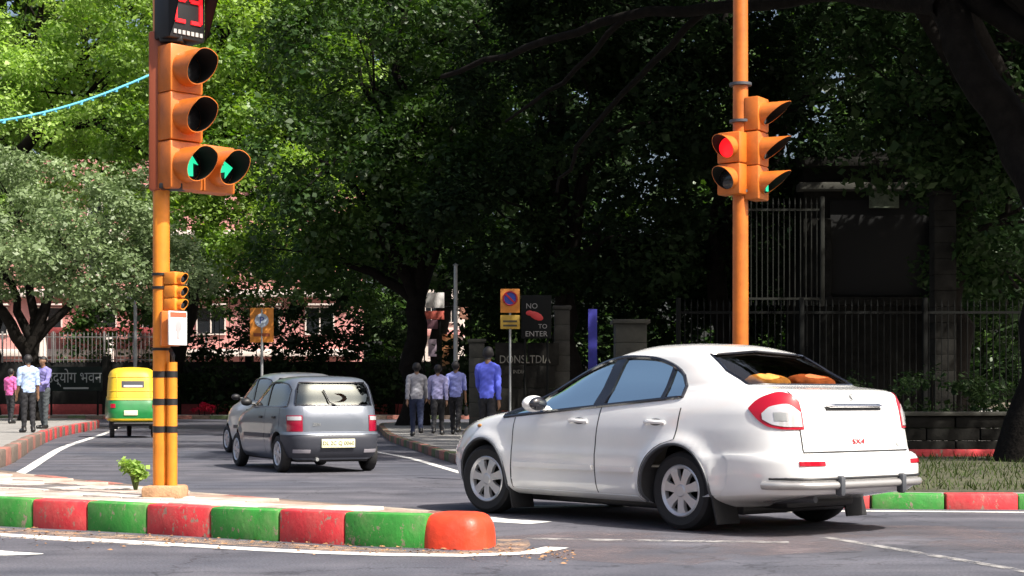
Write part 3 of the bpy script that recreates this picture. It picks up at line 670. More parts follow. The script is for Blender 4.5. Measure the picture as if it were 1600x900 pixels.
def make_hatch(loc, heading, name, label, paint, bump_mat, zs=1.0, plate=True, rails=False, group=None):
    t = thing(name, label, 'car', loc, heading, group)
    up = lambda z: z if z < .5 else .5+(z-.5)*zs
    K0 = [(.19, -.46, 2.76, .64, 6, 4), (.25, -.53, 2.84, .69, 6, 4), (.38, -.59, 2.9, .725, 6, 4), (.50, -.60, 2.905, .735, 6, 4), (.555, -.585, 2.9, .738, 6, 4), (.59, -.545, 2.88, .738, 6, 4), (.70, -.54, 2.80, .738, 6, 4.2),
          (.80, -.53, 2.62, .732, 6, 4.5), (.88, -.51, 2.30, .72, 6, 5), (.93, -.49, 1.98, .71, 6, 5), (1.0, -.455, 1.78, .692, 5.6, 4.5), (1.15, -.41, 1.44, .655, 6, 4.2), (1.27, -.36, 1.14, .618, 5.6, 4),
          (1.345, -.30, .92, .568, 5, 3.6), (1.385, -.19, .74, .47, 4, 3.2), (1.405, .04, .6, .28, 3, 3), (1.413, .2, .45, .1, 2.4, 2.4)]
    K = [(up(k[0]),)+k[1:] for k in K0]
    S = Shell(K, (0, 2.335), .28, .32, .016)
    zl = []
    for a, b in zip(S.z[:-1], S.z[1:]): zl += list(np.linspace(a, b, 5)[:-1])
    zl.append(S.z[-1]); body = S.solid(zl, 80).build('body', [paint, MINT], t); cut = []
    def cutter(mb): o = mb.build('cutter', MINT, t); cut.append(o)
    for xw in (0, 2.335):
        for sg in (-1, 1): cutter(MB().lathe([(.315, .42), (.315, 1.0)] if sg > 0 else [(.315, -1.0), (.315, -.42)], c=(xw, 0, .28), axis='y', n=44))
    cutter(S.solid([up(z) for z in (.45, .6, .8, .9, .96, 1.05, 1.15, 1.25, 1.31, 1.35)], 40, inset=.05, xmin=-.42, xmax=1.9))
    zb = lambda x: up(.955); zt = curve([(-.28, up(1.20)), (-.12, up(1.285)), (.3, up(1.315)), (.8, up(1.30)), (1.1, up(1.23)), (1.4, up(1.11)), (1.72, up(.958))])
    xs = np.linspace(-.27, 1.66, 36); poly = [(x, zb(x)) for x in xs]+[(x, zt(x)) for x in xs[::-1]]
    cutter(MB().prism(poly, -1.2, 1.2, mt=Matrix(((1, 0, 0), (0, 0, 1), (0, 1, 0)))))
    mtx = Matrix(((0, 0, 1), (1, 0, 0), (0, 1, 0)))
    rw = [(-.575, up(.975)), (.575, up(.975)), (.54, up(1.20)), (.49, up(1.305)), (-.49, up(1.305)), (-.54, up(1.20))]
    cutter(MB().prism(rw, -1, .1, mt=mtx)); cutter(MB().prism([(-.6, up(.97)), (.6, up(.97)), (.5, up(1.30)), (-.5, up(1.30))], .9, 2.4, mt=mtx))
    boolean(body, cut)
    for sg in (-1, 1):
        f = lambda x, z, sg=sg: S.side(x, z, sg); fz = lambda z, x, sg=sg: S.side(x, z, sg)
        for x0, x1 in ((-.26, .62), (.70, 1.66)):
            patch(f, x0, x1, lambda x: zb(x)-.01, lambda x: zt(x)+.006, 14, 6, -.01, .004).build('window_glass', MATS['hatch_side_glass'], t)
        MB().ring([f(x, zb(x)) for x in xs]+[f(x, zt(x)) for x in xs[::-1]], .013, 6).build('window_frame', MTRIM, t)
        patch(fz, zb(0)+.005, up(1.30), lambda z: .615, lambda z: .705, 6, 3, .001, .02).build('window_pillar', MTRIM, t)
        arch = lambda z, xw, q: xw+q*math.sqrt(max(0, .345**2-(z-.28)**2))
        d1 = patch(fz, .26, up(.93), lambda z: max(-.05, arch(z, 0, 1) if z < .6 else -9), lambda z: .655, 20, 14, .004, .012).build('door', paint, t)
        d2 = patch(fz, .26, up(.93), lambda z: .668, lambda z: min(1.80, arch(z, 2.335, -1) if z < .6 else 9), 20, 14, .004, .012).build('door', paint, t)
        for d, hx in ((d1, .1), (d2, .78)):
            MB().bbox(f(hx+.07, up(.80))+Vector((0, sg*.012, 0)), (.15, .03, .035), .01).build('door_handle', MBLACK, d)
            x0, x1 = ((.36, .65) if d is d1 else (.675, 1.8)); patch(f, x0, x1, lambda x: .50, lambda x: .56, 8, 3, .014, .012).build('rub_strip', bump_mat, d)
        p = f(1.55, up(.99)); mr = MB(); mr.ellipsoid(p+Vector((0, sg*.13, .03)), (.06, .09, .06), 14, 8); mr.tube([p, p+Vector((0, sg*.08, .01))], .02, 6); mr.build('mirror', MBLACK, t)
        lm = patch(lambda a, z, sg=sg: S.arc(sg*a, z), .50, .77, lambda a: .60, lambda a: up(.83), 12, 8, .012, .02).build('tail_light', M('dark_red_lens', (.30, .006, .03), .15, coat=1), t)
        patch(lambda a, z, sg=sg: S.arc(sg*a, z), .515, .75, lambda a: up(.76), lambda a: up(.815), 8, 4, .016, .006).build('reversing_lens', MLAMPW, lm)
        patch(lambda y, z, sg=sg: S.front(sg*y, z), .35, .62, lambda y: .60, lambda y: .74, 6, 6, .006, .01).build('headlight', MLAMPW, t)
    rz = lambda z, y: S.rear(y, z)
    gl = patch(rz, up(.97), up(1.312), lambda z: -.58+.09*(z-up(.97))/.34, lambda z: .58-.09*(z-up(.97))/.34, 10, 14, -.01, 0).build('rear_window', MATS['hatch_rear_glass'], t)
    rp = []
    for i in range(len(rw)):
        a, b = rw[i], rw[(i+1) % len(rw)]; rp += [S.rear(a[0]+(b[0]-a[0])*k/10, a[1]+(b[1]-a[1])*k/10) for k in range(10)]
    MB().ring(rp, .014, 6).build('window_seal', MTRIM, gl)
    MB().tube([rz(up(.955), -.05)+Vector((-.03, 0, 0)), rz(up(1.02), .08)+Vector((-.03, 0, 0)), rz(up(1.20), .16)+Vector((-.025, 0, 0))], .012, 6).build('wiper', MBLACK, gl)
    patch(lambda z, y: S.front(y, z), up(.97), up(1.30), lambda z: -.60+.1*(z-up(.97))/.33, lambda z: .60-.1*(z-up(.97))/.33, 8, 12, -.01, 0).build('windscreen', GLASSC, t)
    tg = patch(rz, .605, up(.955), lambda z: -.485, lambda z: .485, 16, 24, .004, .012).build('tailgate', paint, t)
    text_mesh('badge', 'ZEN' if plate else 'LX', .06, MSTEEL, tg, facing((-1, 0, 0), (rz(.70, .3).x-.008, .3, .70)), .003)
    bp = patch(lambda a, z: S.arc(a, z), -1.0, 1.0, lambda a: .23, lambda a: .565, 44, 12, .016, .03).build('rear_bumper', bump_mat, t)
    patch(lambda a, z: S.arc(a, z), -.98, .98, lambda a: .545, lambda a: .58, 40, 3, .022, .012).build('bumper_strip', paint, bp)
    for sg in (-1, 1): patch(lambda a, z: S.arc(a, z), sg*.40, sg*.66, lambda a: .30, lambda a: .345, 8, 3, .02, .01).build('reflector', M('grey_reflector', (.35, .33, .36), .3), bp)
    if plate:
        pp = MB(); p = S.rear(0, .43); pp.bbox((p.x-.028, 0, .43), (.014, .50, .125), .004); po = pp.build('number_plate', M('plate_yellow_white', (.78, .76, .50), .5), bp)
        text_mesh('plate_lettering', 'DL 2C Q 0060', .078, MBLACK, po, facing((-1, 0, 0), (p.x-.037, 0, .43)), .002)
    MB().bbox((1.15, 0, .20), (3.0, 1.1, .09), .03).build('underbody', MBLACK, t)
    MB().tube([(-.58, .3, .2), (-.2, .3, .21)], .025, 8).build('exhaust_pipe', MSTEEL, t)
    seat(t, .72, -.33, .46, .40*zs, .58); seat(t, .72, .33, .46, .40*zs, .58); seat(t, -.02, 0, 1.05, .42*zs, .48)
    MB().bbox((1.62, 0, up(.86)), (.36, 1.2, .12), .04).build('dashboard', MINT, t)
    if rails:
        for sg in (-1, 1):
            MB().tube([(-.05, sg*.47, up(1.37)), (.05, sg*.46, up(1.43)), (.75, sg*.44, up(1.44)), (.85, sg*.45, up(1.39))], .02, 8).build('roof_rail', MSILV, t)
        for x in (.15, .62): MB().tube([(x, -.46, up(1.437)), (x, .46, up(1.437))], .016, 8).build('rack_bar', MSILV, t)
    for xw in (0, 2.335):
        for sg in (-1, 1): wheel(t, (xw, sg*.655, .272), .272, .16, sg, .175, 6)
    return t

def cushion(loc, size, mat, label, rz):
    m = MB(); n, k = 22, 14; vs = []; fs = []
    for i in range(k+1):
        p = math.pi*i/k
        for j in range(n):
            w = 2*math.pi*j/n; c, s_ = math.cos(w), math.sin(w)
            sx = math.copysign(abs(c)**.55, c); sy = math.copysign(abs(s_)**.55, s_); r = math.sin(p)**.7
            vs.append((size[0]*.5*sx*r, size[1]*.5*sy*r, size[2]*.5*math.cos(p)*(1-.35*(abs(sx*sy)*r)**2)+.008*math.sin(5*w)*r))
    for i in range(k):
        for j in range(n): fs.append((i*n+j, (i+1)*n+j, (i+1)*n+(j+1) % n, i*n+(j+1) % n))
    o = m.add(vs, fs).build('cushion', mat); o.location = loc; o.rotation_euler = (R(4), R(6), rz)
    return tag(o, label, 'cushion')

def make_rickshaw(loc, heading):
    t = thing('auto_rickshaw', 'three-wheeled rickshaw with yellow hood and green tail driving away on the side road', 'rickshaw', loc, heading)
    GRN = M('rickshaw_green', (.008, .17, .038), .35, coat=.4, var=.1); YEL = M('rickshaw_yellow', (.64, .42, .018), .5, var=.08, bump=.1, bscale=20)
    K = [(.40, -.04, 2.2, .60, 6, 3), (.46, -.08, 2.3, .645, 6, 3), (.62, -.09, 2.34, .66, 6, 3), (.80, -.06, 2.3, .655, 6, 3), (.98, .0, 2.2, .64, 6, 3.4)]
    S = Shell(K); S.solid(list(np.linspace(.40, .98, 16)), 50).build('tail_body', GRN, t)
    K2 = [(.99, .0, 1.9, .635, 5.5, 4), (1.2, .05, 1.86, .625, 5, 4), (1.45, .11, 1.75, .60, 4.6, 4), (1.6, .17, 1.65, .565, 4.2, 3.6), (1.69, .26, 1.5, .49, 3.6, 3), (1.735, .40, 1.3, .36, 3, 3), (1.75, .6, 1.1, .16, 2.5, 2.5)]
    S2 = Shell(K2); hood = S2.solid(list(np.linspace(.99, 1.6, 14))+[1.63, 1.66, 1.69, 1.71, 1.725, 1.735, 1.745, 1.75], 50).build('hood', YEL, t)
    cut = [MB().prism([(.75, 1.02), (1.7, 1.02), (1.55, 1.5), (.8, 1.5)], -1, 1, mt=Matrix(((1, 0, 0), (0, 0, 1), (0, 1, 0)))).build('cutter', MINT, t)]
    boolean(hood, cut)
    rz = lambda z, y: S2.rear(y, z)
    wn = patch(rz, 1.24, 1.40, lambda z: -.26, lambda z: .30, 4, 10, .006, .01).build('rear_window', M('rickshaw_window', (.03, .032, .035), .1, coat=1), t)
    patch(rz, 1.25, 1.30, lambda z: -.22, lambda z: .25, 3, 8, .010, .004).build('window_sticker', M('pale_sticker', (.45, .44, .52), .6), wn)
    patch(lambda a, z: S.arc(a, z), -.95, .95, lambda a: .93, lambda a: .985, 30, 3, .014, .02).build('hood_hem', YEL, t)
    patch(lambda a, z: S.arc(a, z), -.85, .85, lambda a: .43, lambda a: .475, 30, 3, .02, .02).build('yellow_stripe', YEL, t)
    for z in (1.16, 1.50): MB().tube([S2.arc(a, z)+Vector((-.004, 0, 0)) for a in np.linspace(-1.1, 1.1, 31)], .012, 6).build('hood_seam', YEL, t)
    for a0 in (-.42, .42): MB().tube([S2.arc(a0, z)+Vector((-.004, 0, 0)) for z in np.linspace(1.0, 1.62, 12)], .010, 6).build('hood_seam', YEL, t)
    pl = MB(); p = S.rear(0, .6); pl.bbox((p.x-.015, .08, .62), (.012, .34, .12), .004); pl.build('number_plate', M('plate_yellow_white', (.78, .76, .50), .5), t)
    for sg in (-1, 1):
        patch(lambda a, z, sg=sg: S.arc(sg*a, z), .46, .60, lambda a: .74, lambda a: .84, 4, 4, .012, .012).build('tail_light', MLAMPR, t)
        wheel(t, (.42, sg*.52, .21), .21, .11, sg, .11, 4, MDGREY)
        MB().bbox((.10, sg*.5, .33), (.02, .22, .24), .006).build('mud_flap', MRUB, t)
    wheel(t, (2.1, 0, .21), .21, .11, -1, .11, 4, MDGREY)
    MB().bbox((1.0, 0, .36), (2.0, 1.05, .12), .03).build('chassis', MBLACK, t)
    MB().tube([(-.1, -.5, .36), (-.12, 0, .36), (-.1, .5, .36)], .025, 8).build('rear_bumper', MBLACK, t)
    seat(t, .55, 0, 1.0, .62, .42, head=False)
    MB().tube([(2.05, 0, .45), (1.9, 0, 1.0), (1.85, -.25, 1.05)], .02, 8).build('handlebar', MBLACK, t)
    return t
# ------------------------------------------------------------------ people: overlapping tapered volumes fused into one skin, clothes are offset shells
SKIN = M('skin', (.20, .105, .06), .55, var=.1); HAIR = M('black_hair', (.012, .010, .010), .6)
SHOE = M('black_shoe', (.015, .014, .014), .4)
def person(loc, rz, H, label, shirt, trousers, pose=None, sleeve='long', group=None, shoe=None):
    ps = dict(lleg=(.10, .0), rleg=(-.12, .12), larm=(.10, .15), rarm=(-.15, .2), lean=.0, head=0, spread=.0); ps.update(pose or {})
    t = thing('person', label, 'person', loc, rz, group)
    k = H/1.70; prims = []                                   # (a, b, ra, rb, flatten, region)
    def cap(a, b, ra, rb, reg, fl=1): prims.append((Vector(a)*k, Vector(b)*k, ra*k, rb*k, reg, fl))
    ln = ps['lean']
    B = lambda x, y, z: (x, y+(z-.9)*math.tan(ln), z)
    cap(B(0, 0, .90), B(0, 0, 1.02), .15, .145, 'torso', .72); cap(B(0, 0, 1.02), B(0, .0, 1.28), .130, .150, 'torso', .66); cap(B(-.07, 0, 1.31), B(.07, 0, 1.31), .098, .098, 'torso', .9)
    for s in (-1, 1): cap(B(s*.03, -.005, 1.415), B(s*.165, -.005, 1.355), .046, .054, 'torso'); cap(B(0, -.01, 1.38), B(0, .015, 1.50), .058, .052, 'neck')
    hd = Matrix.Rotation(ps['head'], 3, 'Z'); hc = Vector(B(0, .02, 1.58)); q = lambda v: tuple(hc+hd@Vector(v))
    cap(q((0, -.012, .03)), q((0, -.012, .035)), .085, .083, 'head'); cap(q((0, .015, -.045)), q((0, .02, .0)), .062, .075, 'head'); cap(q((0, .088, -.01)), q((0, .092, -.028)), .010, .014, 'head')
    for s in (-1, 1): cap(q((s*.083, -.005, .012)), q((s*.083, -.008, -.02)), .014, .011, 'head')
    for s, (a, bend) in ((-1, ps['lleg']), (1, ps['rleg'])):
        hx = s*(.085+ps['spread']*.2); hp = Vector((hx, 0, .90)); kn = hp+Vector((s*ps['spread']*.4, .43*math.sin(a), -.43*math.cos(a))); a2 = a-bend
        an = kn+Vector((s*ps['spread']*.3, .40*math.sin(a2), -.40*math.cos(a2)))
        cap(hp, kn, .088, .060, 'leg'); cap(kn, an, .060, .042, 'leg'); fd = Vector((s*.15, 1, 0)).normalized(); drop = max(-.02, an.z-.07)
        f0 = Vector((an.x, an.y-.035, an.z-.045)); f1 = f0+Vector((fd.x*.2, fd.y*.2, -.012))
        cap(an, f0, .042, .042, 'foot'); cap(f0, f1, .042, .034, 'foot')
    for s, (a, bend) in ((-1, ps['larm']), (1, ps['rarm'])):
        sh = Vector(B(s*.178, -.005, 1.345)); out = .10; el = sh+Vector((s*.29*math.sin(out), .29*math.sin(a), -.29*math.cos(a))); a2 = a+bend
        wr = el+Vector((s*.01, .25*math.sin(a2), -.25*math.cos(a2))); cap(sh, el, .052, .040, 'arm'); cap(el, wr, .040, .028, 'forearm')
        dr = (wr-el).normalized(); pm = wr+dr*.07; side = Vector((0, 1, 0)) if abs(dr.y) < .7 else Vector((0, 0, 1)); side = (side-dr*side.dot(dr)).normalized(); inn = dr.cross(side).normalized()*(-s)
        cap(wr, pm, .028, .034, 'hand', 1)
        for f, L in ((-.027, .062), (-.009, .078), (.009, .074), (.027, .060)):
            b0 = pm+side*f; b1 = b0+dr*L*.55; b2 = b1+(dr*.8+inn*.6).normalized()*L*.5; cap(b0, b1, .011, .010, 'hand'); cap(b1, b2, .010, .008, 'hand')
        th = wr+dr*.03+side*.026; cap(th, th+(dr*.7+side*.75).normalized()*.045, .012, .011, 'hand'); cap(th+(dr*.7+side*.75).normalized()*.045, th+(dr*1.0+side*.6).normalized()*.075, .011, .009, 'hand')
    m = MB()
    for a, b, ra, rb, reg, fl in prims:
        d = b-a; L = d.length; u = d.normalized(); x = Vector((1, 0, 0)) if abs(u.x) < .9 else Vector((0, 1, 0)); x = (x-u*x.dot(u)).normalized(); y = u.cross(x)
        n = 14; rows = []
        for i in range(5): th_ = math.pi/2*(1-i/4); rows.append((-math.sin(th_)*ra, math.cos(th_)*ra))
        for i in range(5): th_ = math.pi/2*i/4; rows.append((L+math.sin(th_)*rb, math.cos(th_)*rb))
        vs = [a+u*h+(x*math.cos(w)+y*fl*math.sin(w))*max(r, 1e-4) for h, r in rows for w in [2*math.pi*j/n for j in range(n)]]
        fs = [(i*n+j, i*n+(j+1) % n, (i+1)*n+(j+1) % n, (i+1)*n+j) for i in range(9) for j in range(n)]+[tuple(range(n-1, -1, -1)), tuple(9*n+j for j in range(n))]
        m.add(vs, fs)
    o = m.build('body', SKIN, t); md = o.modifiers.new('r', 'REMESH'); md.mode = 'VOXEL'; md.voxel_size = .0125*k; sm = o.modifiers.new('s', 'SMOOTH'); sm.iterations = 3; sm.factor = .4
    bpy.context.view_layer.update(); dg = bpy.context.evaluated_depsgraph_get(); me = bpy.data.meshes.new_from_object(o.evaluated_get(dg)); o.modifiers.clear(); o.data = me
    me.materials.clear(); me.materials.append(SKIN)
    V = np.empty(len(me.vertices)*3); me.vertices.foreach_get('co', V); V = V.reshape(-1, 3); N = np.empty(len(me.vertices)*3); me.vertices.foreach_get('normal', N); N = N.reshape(-1, 3)
    best = np.full(len(V), 9e9); reg = np.zeros(len(V), int); names = ['torso', 'neck', 'head', 'leg', 'foot', 'arm', 'forearm', 'hand']; par = np.zeros(len(V))
    for a, b, ra, rb, rg, fl in prims:
        a_, b_ = np.array(a), np.array(b); d = b_-a_; tt = np.clip(((V-a_)@d)/max(d@d, 1e-9), 0, 1); ds = np.linalg.norm(V-(a_+tt[:, None]*d), axis=1)-(ra+(rb-ra)*tt)
        i = ds < best; best[i] = ds[i]; reg[i] = names.index(rg); par[i] = tt[i]
    Z = V[:, 2]/k; hcw = np.array(hc)*k
    is_ = lambda *a: np.isin(reg, [names.index(x) for x in a])
    hz_ = (V-hcw)/k
    sel = {'shirt': (is_('torso') & (Z > .86)) | is_('arm') | (is_('forearm') & ((par < .9) if sleeve == 'long' else (par < .12))) | (is_('neck') & (Z < 1.425)),
           'trousers': is_('leg') | (is_('torso') & (Z <= .90)), 'shoe': is_('foot'),
           'hair': is_('head') & (((hz_[:, 2] > .045) | ((hz_@np.array(hd@Vector((0, 1, 0)))) < -.005)) & (hz_[:, 2] > -.055)) | (is_('neck') & (Z > 1.49) & (hz_[:, 1] < -.03))}
    polys = [list(p.vertices) for p in me.polygons]
    for nm, mat, off in (('trousers', trousers, .010), ('shirt', shirt, .014), ('shoe', shoe or SHOE, .010), ('hair', HAIR, .014)):
        s = sel[nm]; fs = [p for p in polys if sum(s[i] for i in p) >= 3]
        if not fs: continue
        idx = sorted({i for f in fs for i in f}); mp = {v: j for j, v in enumerate(idx)}
        q_ = V[idx]; wob = (np.sin(q_[:, 2]*38+q_[:, 0]*25+q_[:, 1]*30)*.0045+np.sin(q_[:, 2]*71-q_[:, 0]*44+q_[:, 1]*53)*.003)*(nm in ('shirt', 'trousers'))
        vs = V[idx]+N[idx]*((off+wob)[:, None]*k if hasattr(wob, '__len__') else off*k)
        g = MB().add(vs, [[mp[i] for i in f] for f in fs]); ob = bpy.data.objects.new(nm, None)
        mm = bpy.data.meshes.new(nm); mm.from_pydata([tuple(v) for v in vs], [], g.f); mm.materials.append(mat); mm.polygons.foreach_set('use_smooth', [True]*len(mm.polygons))
        bpy.data.objects.remove(ob); link(bpy.data.objects.new(nm, mm), t)
    me.polygons.foreach_set('use_smooth', [True]*len(me.polygons))
    # drop so the soles touch the ground
    t.location.z = loc[2]-float(V[:, 2].min())+.008*k
    return t
# ------------------------------------------------------------------ trees and other plants
BARK = M('dark_bark', (.010, .0085, .0072), .95, var=.4, vscale=5, bump=1, bscale=14, spec=.1)
BARK2 = M('grey_bark', (.10, .085, .07), .95, var=.35, vscale=6, bump=.9, bscale=16)
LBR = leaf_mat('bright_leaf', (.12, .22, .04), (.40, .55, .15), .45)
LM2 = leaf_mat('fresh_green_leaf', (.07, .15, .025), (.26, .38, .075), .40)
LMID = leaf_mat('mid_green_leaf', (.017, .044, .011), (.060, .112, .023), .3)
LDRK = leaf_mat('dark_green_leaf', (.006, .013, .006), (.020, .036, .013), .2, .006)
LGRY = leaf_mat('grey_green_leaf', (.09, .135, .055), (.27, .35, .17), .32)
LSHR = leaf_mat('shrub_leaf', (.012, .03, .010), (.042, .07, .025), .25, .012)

def leaf_mesh(name, centres, radii, per, size, mat, flat=.7, seed=1, up=.5, aspect=.5):
    g = np.random.default_rng(seed); C = np.repeat(np.array(centres), per, axis=0); Rr = np.repeat(np.array(radii), per)
    n = len(C); d = g.normal(size=(n, 3)); d /= np.linalg.norm(d, axis=1)[:, None]; rad = g.random(n)**.45
    P = C+d*(rad*Rr)[:, None]*np.array([1, 1, flat])
    nz = g.normal(size=(n, 3)); nz[:, 2] = np.abs(nz[:, 2])+up; nz += d*.5; nz /= np.linalg.norm(nz, axis=1)[:, None]
    a = g.normal(size=(n, 3)); a -= nz*(a*nz).sum(1)[:, None]; a /= np.linalg.norm(a, axis=1)[:, None]; b = np.cross(nz, a)
    L = size*np.clip(np.exp(g.normal(size=n)*.42)*.85, .35, 2.1); Wd = L*aspect*(.7+.6*g.random(n))
    v = np.stack([P-a*L[:, None]*.5, P+b*Wd[:, None]*.5-nz*L[:, None]*.06, P+a*L[:, None]*.5, P-b*Wd[:, None]*.5-nz*L[:, None]*.06], 1).reshape(-1, 3)
    me = bpy.data.meshes.new(name); me.vertices.add(4*n); me.vertices.foreach_set('co', v.ravel().astype(np.float32))
    me.loops.add(4*n); me.loops.foreach_set('vertex_index', np.arange(4*n, dtype=np.int32)); me.polygons.add(n); me.polygons.foreach_set('loop_start', np.arange(0, 4*n, 4, dtype=np.int32))
    me.update(calc_edges=True)
    ct = np.repeat(g.random(len(centres)), per); at = me.attributes.new('tint', 'FLOAT', 'FACE'); at.data.foreach_set('value', np.clip(.55*ct+.55*g.random(n)-.05, 0, 1).astype(np.float32))
    me.materials.append(mat); return me

def bend(a, b, sag, n=7, seed=0, wob=.25):
    g = random.Random(seed); a, b = Vector(a), Vector(b); out = []
    for i in range(n+1):
        t = i/n; p = a.lerp(b, t); p.z += sag*math.sin(math.pi*t); k = math.sin(math.pi*t)*wob
        out.append(p+Vector((g.uniform(-k, k), g.uniform(-k, k), g.uniform(-k, k)*.6)))
    return out

def tree(label, base, fork, r, blobs, leaf, bark=None, size=.22, per=70, clump=1.1, seed=1, name='broadleaf_tree', group='street trees', extra=(), twigs=5, flare=1.5):
    bark = bark or BARK; t = thing(name, label, 'tree', base, 0, group); off = Vector(base); fork = Vector(fork)-off
    g = random.Random(seed); m = MB(); pts = bend((0, 0, -.1), fork, 0, 9, seed, r*.5)
    m.tube(pts, [r*(flare if i == 0 else (1+.2*(flare-1)/.5 if i == 1 else 1-.03*i)) for i in range(10)], 14, cap=False)
    m.build('trunk', bark, t, ang=80)
    cs, rs = [], []; lim = MB()
    for bi, (cx, cy, cz, rx, ry, rz, n) in enumerate(blobs):
        c = Vector((cx, cy, cz))-off; d = (c-fork).length; st = pts[-1]-Vector((0, 0, r*.6)); path = bend(st, c, d*.10, 7, seed*31+bi, d*.06); r0 = r*.55
        lim.tube(path, [r0*(1-.11*i) for i in range(8)], 9, cap=False)
        for j in range(n):
            while True:
                q = Vector((g.uniform(-1, 1), g.uniform(-1, 1), g.uniform(-1, 1)))
                if .25 < q.length < 1: break
            q = q.normalized()*(q.length**.5); p = c+Vector((q.x*rx, q.y*ry, q.z*rz)); cs.append(tuple(p)); rs.append(clump*g.uniform(.6, 1.25))
            if j < twigs:
                i0 = g.randint(4, 7); lim.tube(bend(path[i0], p, .2, 4, seed+j, .25), [r*.16, r*.12, r*.09, r*.06, r*.03], 6, cap=False)
    for path, r0, r1 in extra:
        pp = [Vector(p)-off for p in path]; pp = [pp[0]]+[x for i in range(len(pp)-1) for x in bend(pp[i], pp[i+1], 0, 4, seed+i, .12)[1:]]
        lim.tube(pp, list(np.linspace(r0, r1, len(pp))), 10, cap=False)
    lim.build('limbs', bark, t, ang=80)
    link(bpy.data.objects.new('crown', leaf_mesh('crown', cs, rs, int(per*2.0), size*1.22, leaf, seed=seed, aspect=.6)), t)
    return t
def blob(px, py, d, rx, ry, rz, n): return (ax(px, d), d, az(py, d), rx, ry, rz, n)

# left: sunlit crowns
tree('grey-green tree with a low forked trunk standing behind the people on the left', (ax(48, 60), 60, .25), (ax(52, 60), 60, 3.3), .36,
     [blob(-20, 400, 60, 3.2, 3, 1.6, 26), blob(110, 395, 59, 3.2, 3, 1.9, 34), blob(215, 420, 60, 2.8, 2.6, 1.6, 26), blob(30, 330, 61, 3.4, 3, 1.8, 28), blob(170, 340, 61, 3, 3, 1.6, 24)], LGRY, BARK, .13, 150, .95, 11, extra=[([(ax(52, 60), 60, 2.4), (ax(10, 60), 59.5, 4.2), (ax(-40, 60), 59, 5)], .26, .12)])
tree('tall sunlit light-green tree filling the upper left corner', (ax(-20, 87), 87, .15), (ax(0, 82), 82, 9.5), .5,
     [blob(40, 40, 77, 5, 4, 4, 40), blob(-60, 150, 76, 4.5, 4, 4, 34), blob(150, 130, 76, 4.2, 4, 3.4, 36), blob(60, 250, 75, 4.4, 3.5, 2.8, 34), blob(200, 20, 77, 4.2, 4, 3.8, 36), blob(190, 280, 75, 3, 3, 2, 20), blob(100, -120, 78, 6, 5, 4, 34)], LBR, BARK, .165, 165, 1.25, 12,
     extra=[([(ax(-10, 77), 77, 11), (ax(60, 74), 74, az(205, 74)), (ax(150, 73), 73, az(190, 73)), (ax(235, 73), 73, az(245, 73))], .34, .08), ([(ax(150, 73), 73, az(192, 73)), (ax(240, 72), 72, az(150, 72)), (ax(330, 72), 72, az(130, 72))], .16, .05)])
tree('sunlit mid-green tree rising behind the left signal pole', (ax(258, 91.5), 91.5, .15), (ax(330, 80), 80, 9.5), .48,
     [blob(320, 60, 72, 4.6, 4, 4, 40), blob(430, 110, 71, 4.2, 4, 3.6, 36), blob(310, 210, 71, 4, 3.4, 3, 32), blob(420, 260, 70, 3.8, 3.4, 2.8, 30), blob(300, 340, 71, 3.4, 3, 2.2, 24), blob(500, 20, 72, 4.2, 4, 4, 34), blob(400, -120, 74, 6, 5, 4, 34), blob(390, 370, 71, 3, 3, 1.8, 18)], LM2, BARK, .16, 160, 1.2, 13)
# centre and right: deep shade
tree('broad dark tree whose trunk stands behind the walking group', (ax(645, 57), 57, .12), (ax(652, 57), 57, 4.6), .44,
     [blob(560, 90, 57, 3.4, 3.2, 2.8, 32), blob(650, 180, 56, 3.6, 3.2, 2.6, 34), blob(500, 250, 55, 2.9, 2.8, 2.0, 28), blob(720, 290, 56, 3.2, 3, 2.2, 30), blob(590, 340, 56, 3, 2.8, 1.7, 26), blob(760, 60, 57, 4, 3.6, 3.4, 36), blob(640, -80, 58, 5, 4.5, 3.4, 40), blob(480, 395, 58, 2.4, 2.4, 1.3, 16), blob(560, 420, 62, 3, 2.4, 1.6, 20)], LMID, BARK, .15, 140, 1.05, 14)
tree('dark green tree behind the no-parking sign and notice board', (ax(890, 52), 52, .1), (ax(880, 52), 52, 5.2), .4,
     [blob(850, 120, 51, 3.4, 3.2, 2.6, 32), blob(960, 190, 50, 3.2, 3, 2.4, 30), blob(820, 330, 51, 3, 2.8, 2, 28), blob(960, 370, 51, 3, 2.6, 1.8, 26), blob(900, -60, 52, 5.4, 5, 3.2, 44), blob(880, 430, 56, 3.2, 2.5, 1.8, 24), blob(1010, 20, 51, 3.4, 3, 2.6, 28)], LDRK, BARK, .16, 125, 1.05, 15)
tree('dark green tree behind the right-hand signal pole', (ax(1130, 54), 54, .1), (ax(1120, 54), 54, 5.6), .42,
     [blob(1090, 110, 53, 3.4, 3.2, 2.6, 32), blob(1220, 180, 52, 3.2, 3, 2.4, 30), blob(1110, 330, 53, 3, 2.8, 2, 28), blob(1240, 330, 55, 2.8, 2.6, 1.8, 20), blob(1160, -70, 54, 5.6, 5, 3.4, 46), blob(1060, 420, 56, 3, 2.5, 1.7, 20), blob(1330, 60, 53, 3.6, 3.2, 2.8, 30), blob(1180, 440, 58, 3, 2.4, 1.6, 20)], LDRK, BARK, .16, 125, 1.05, 16)
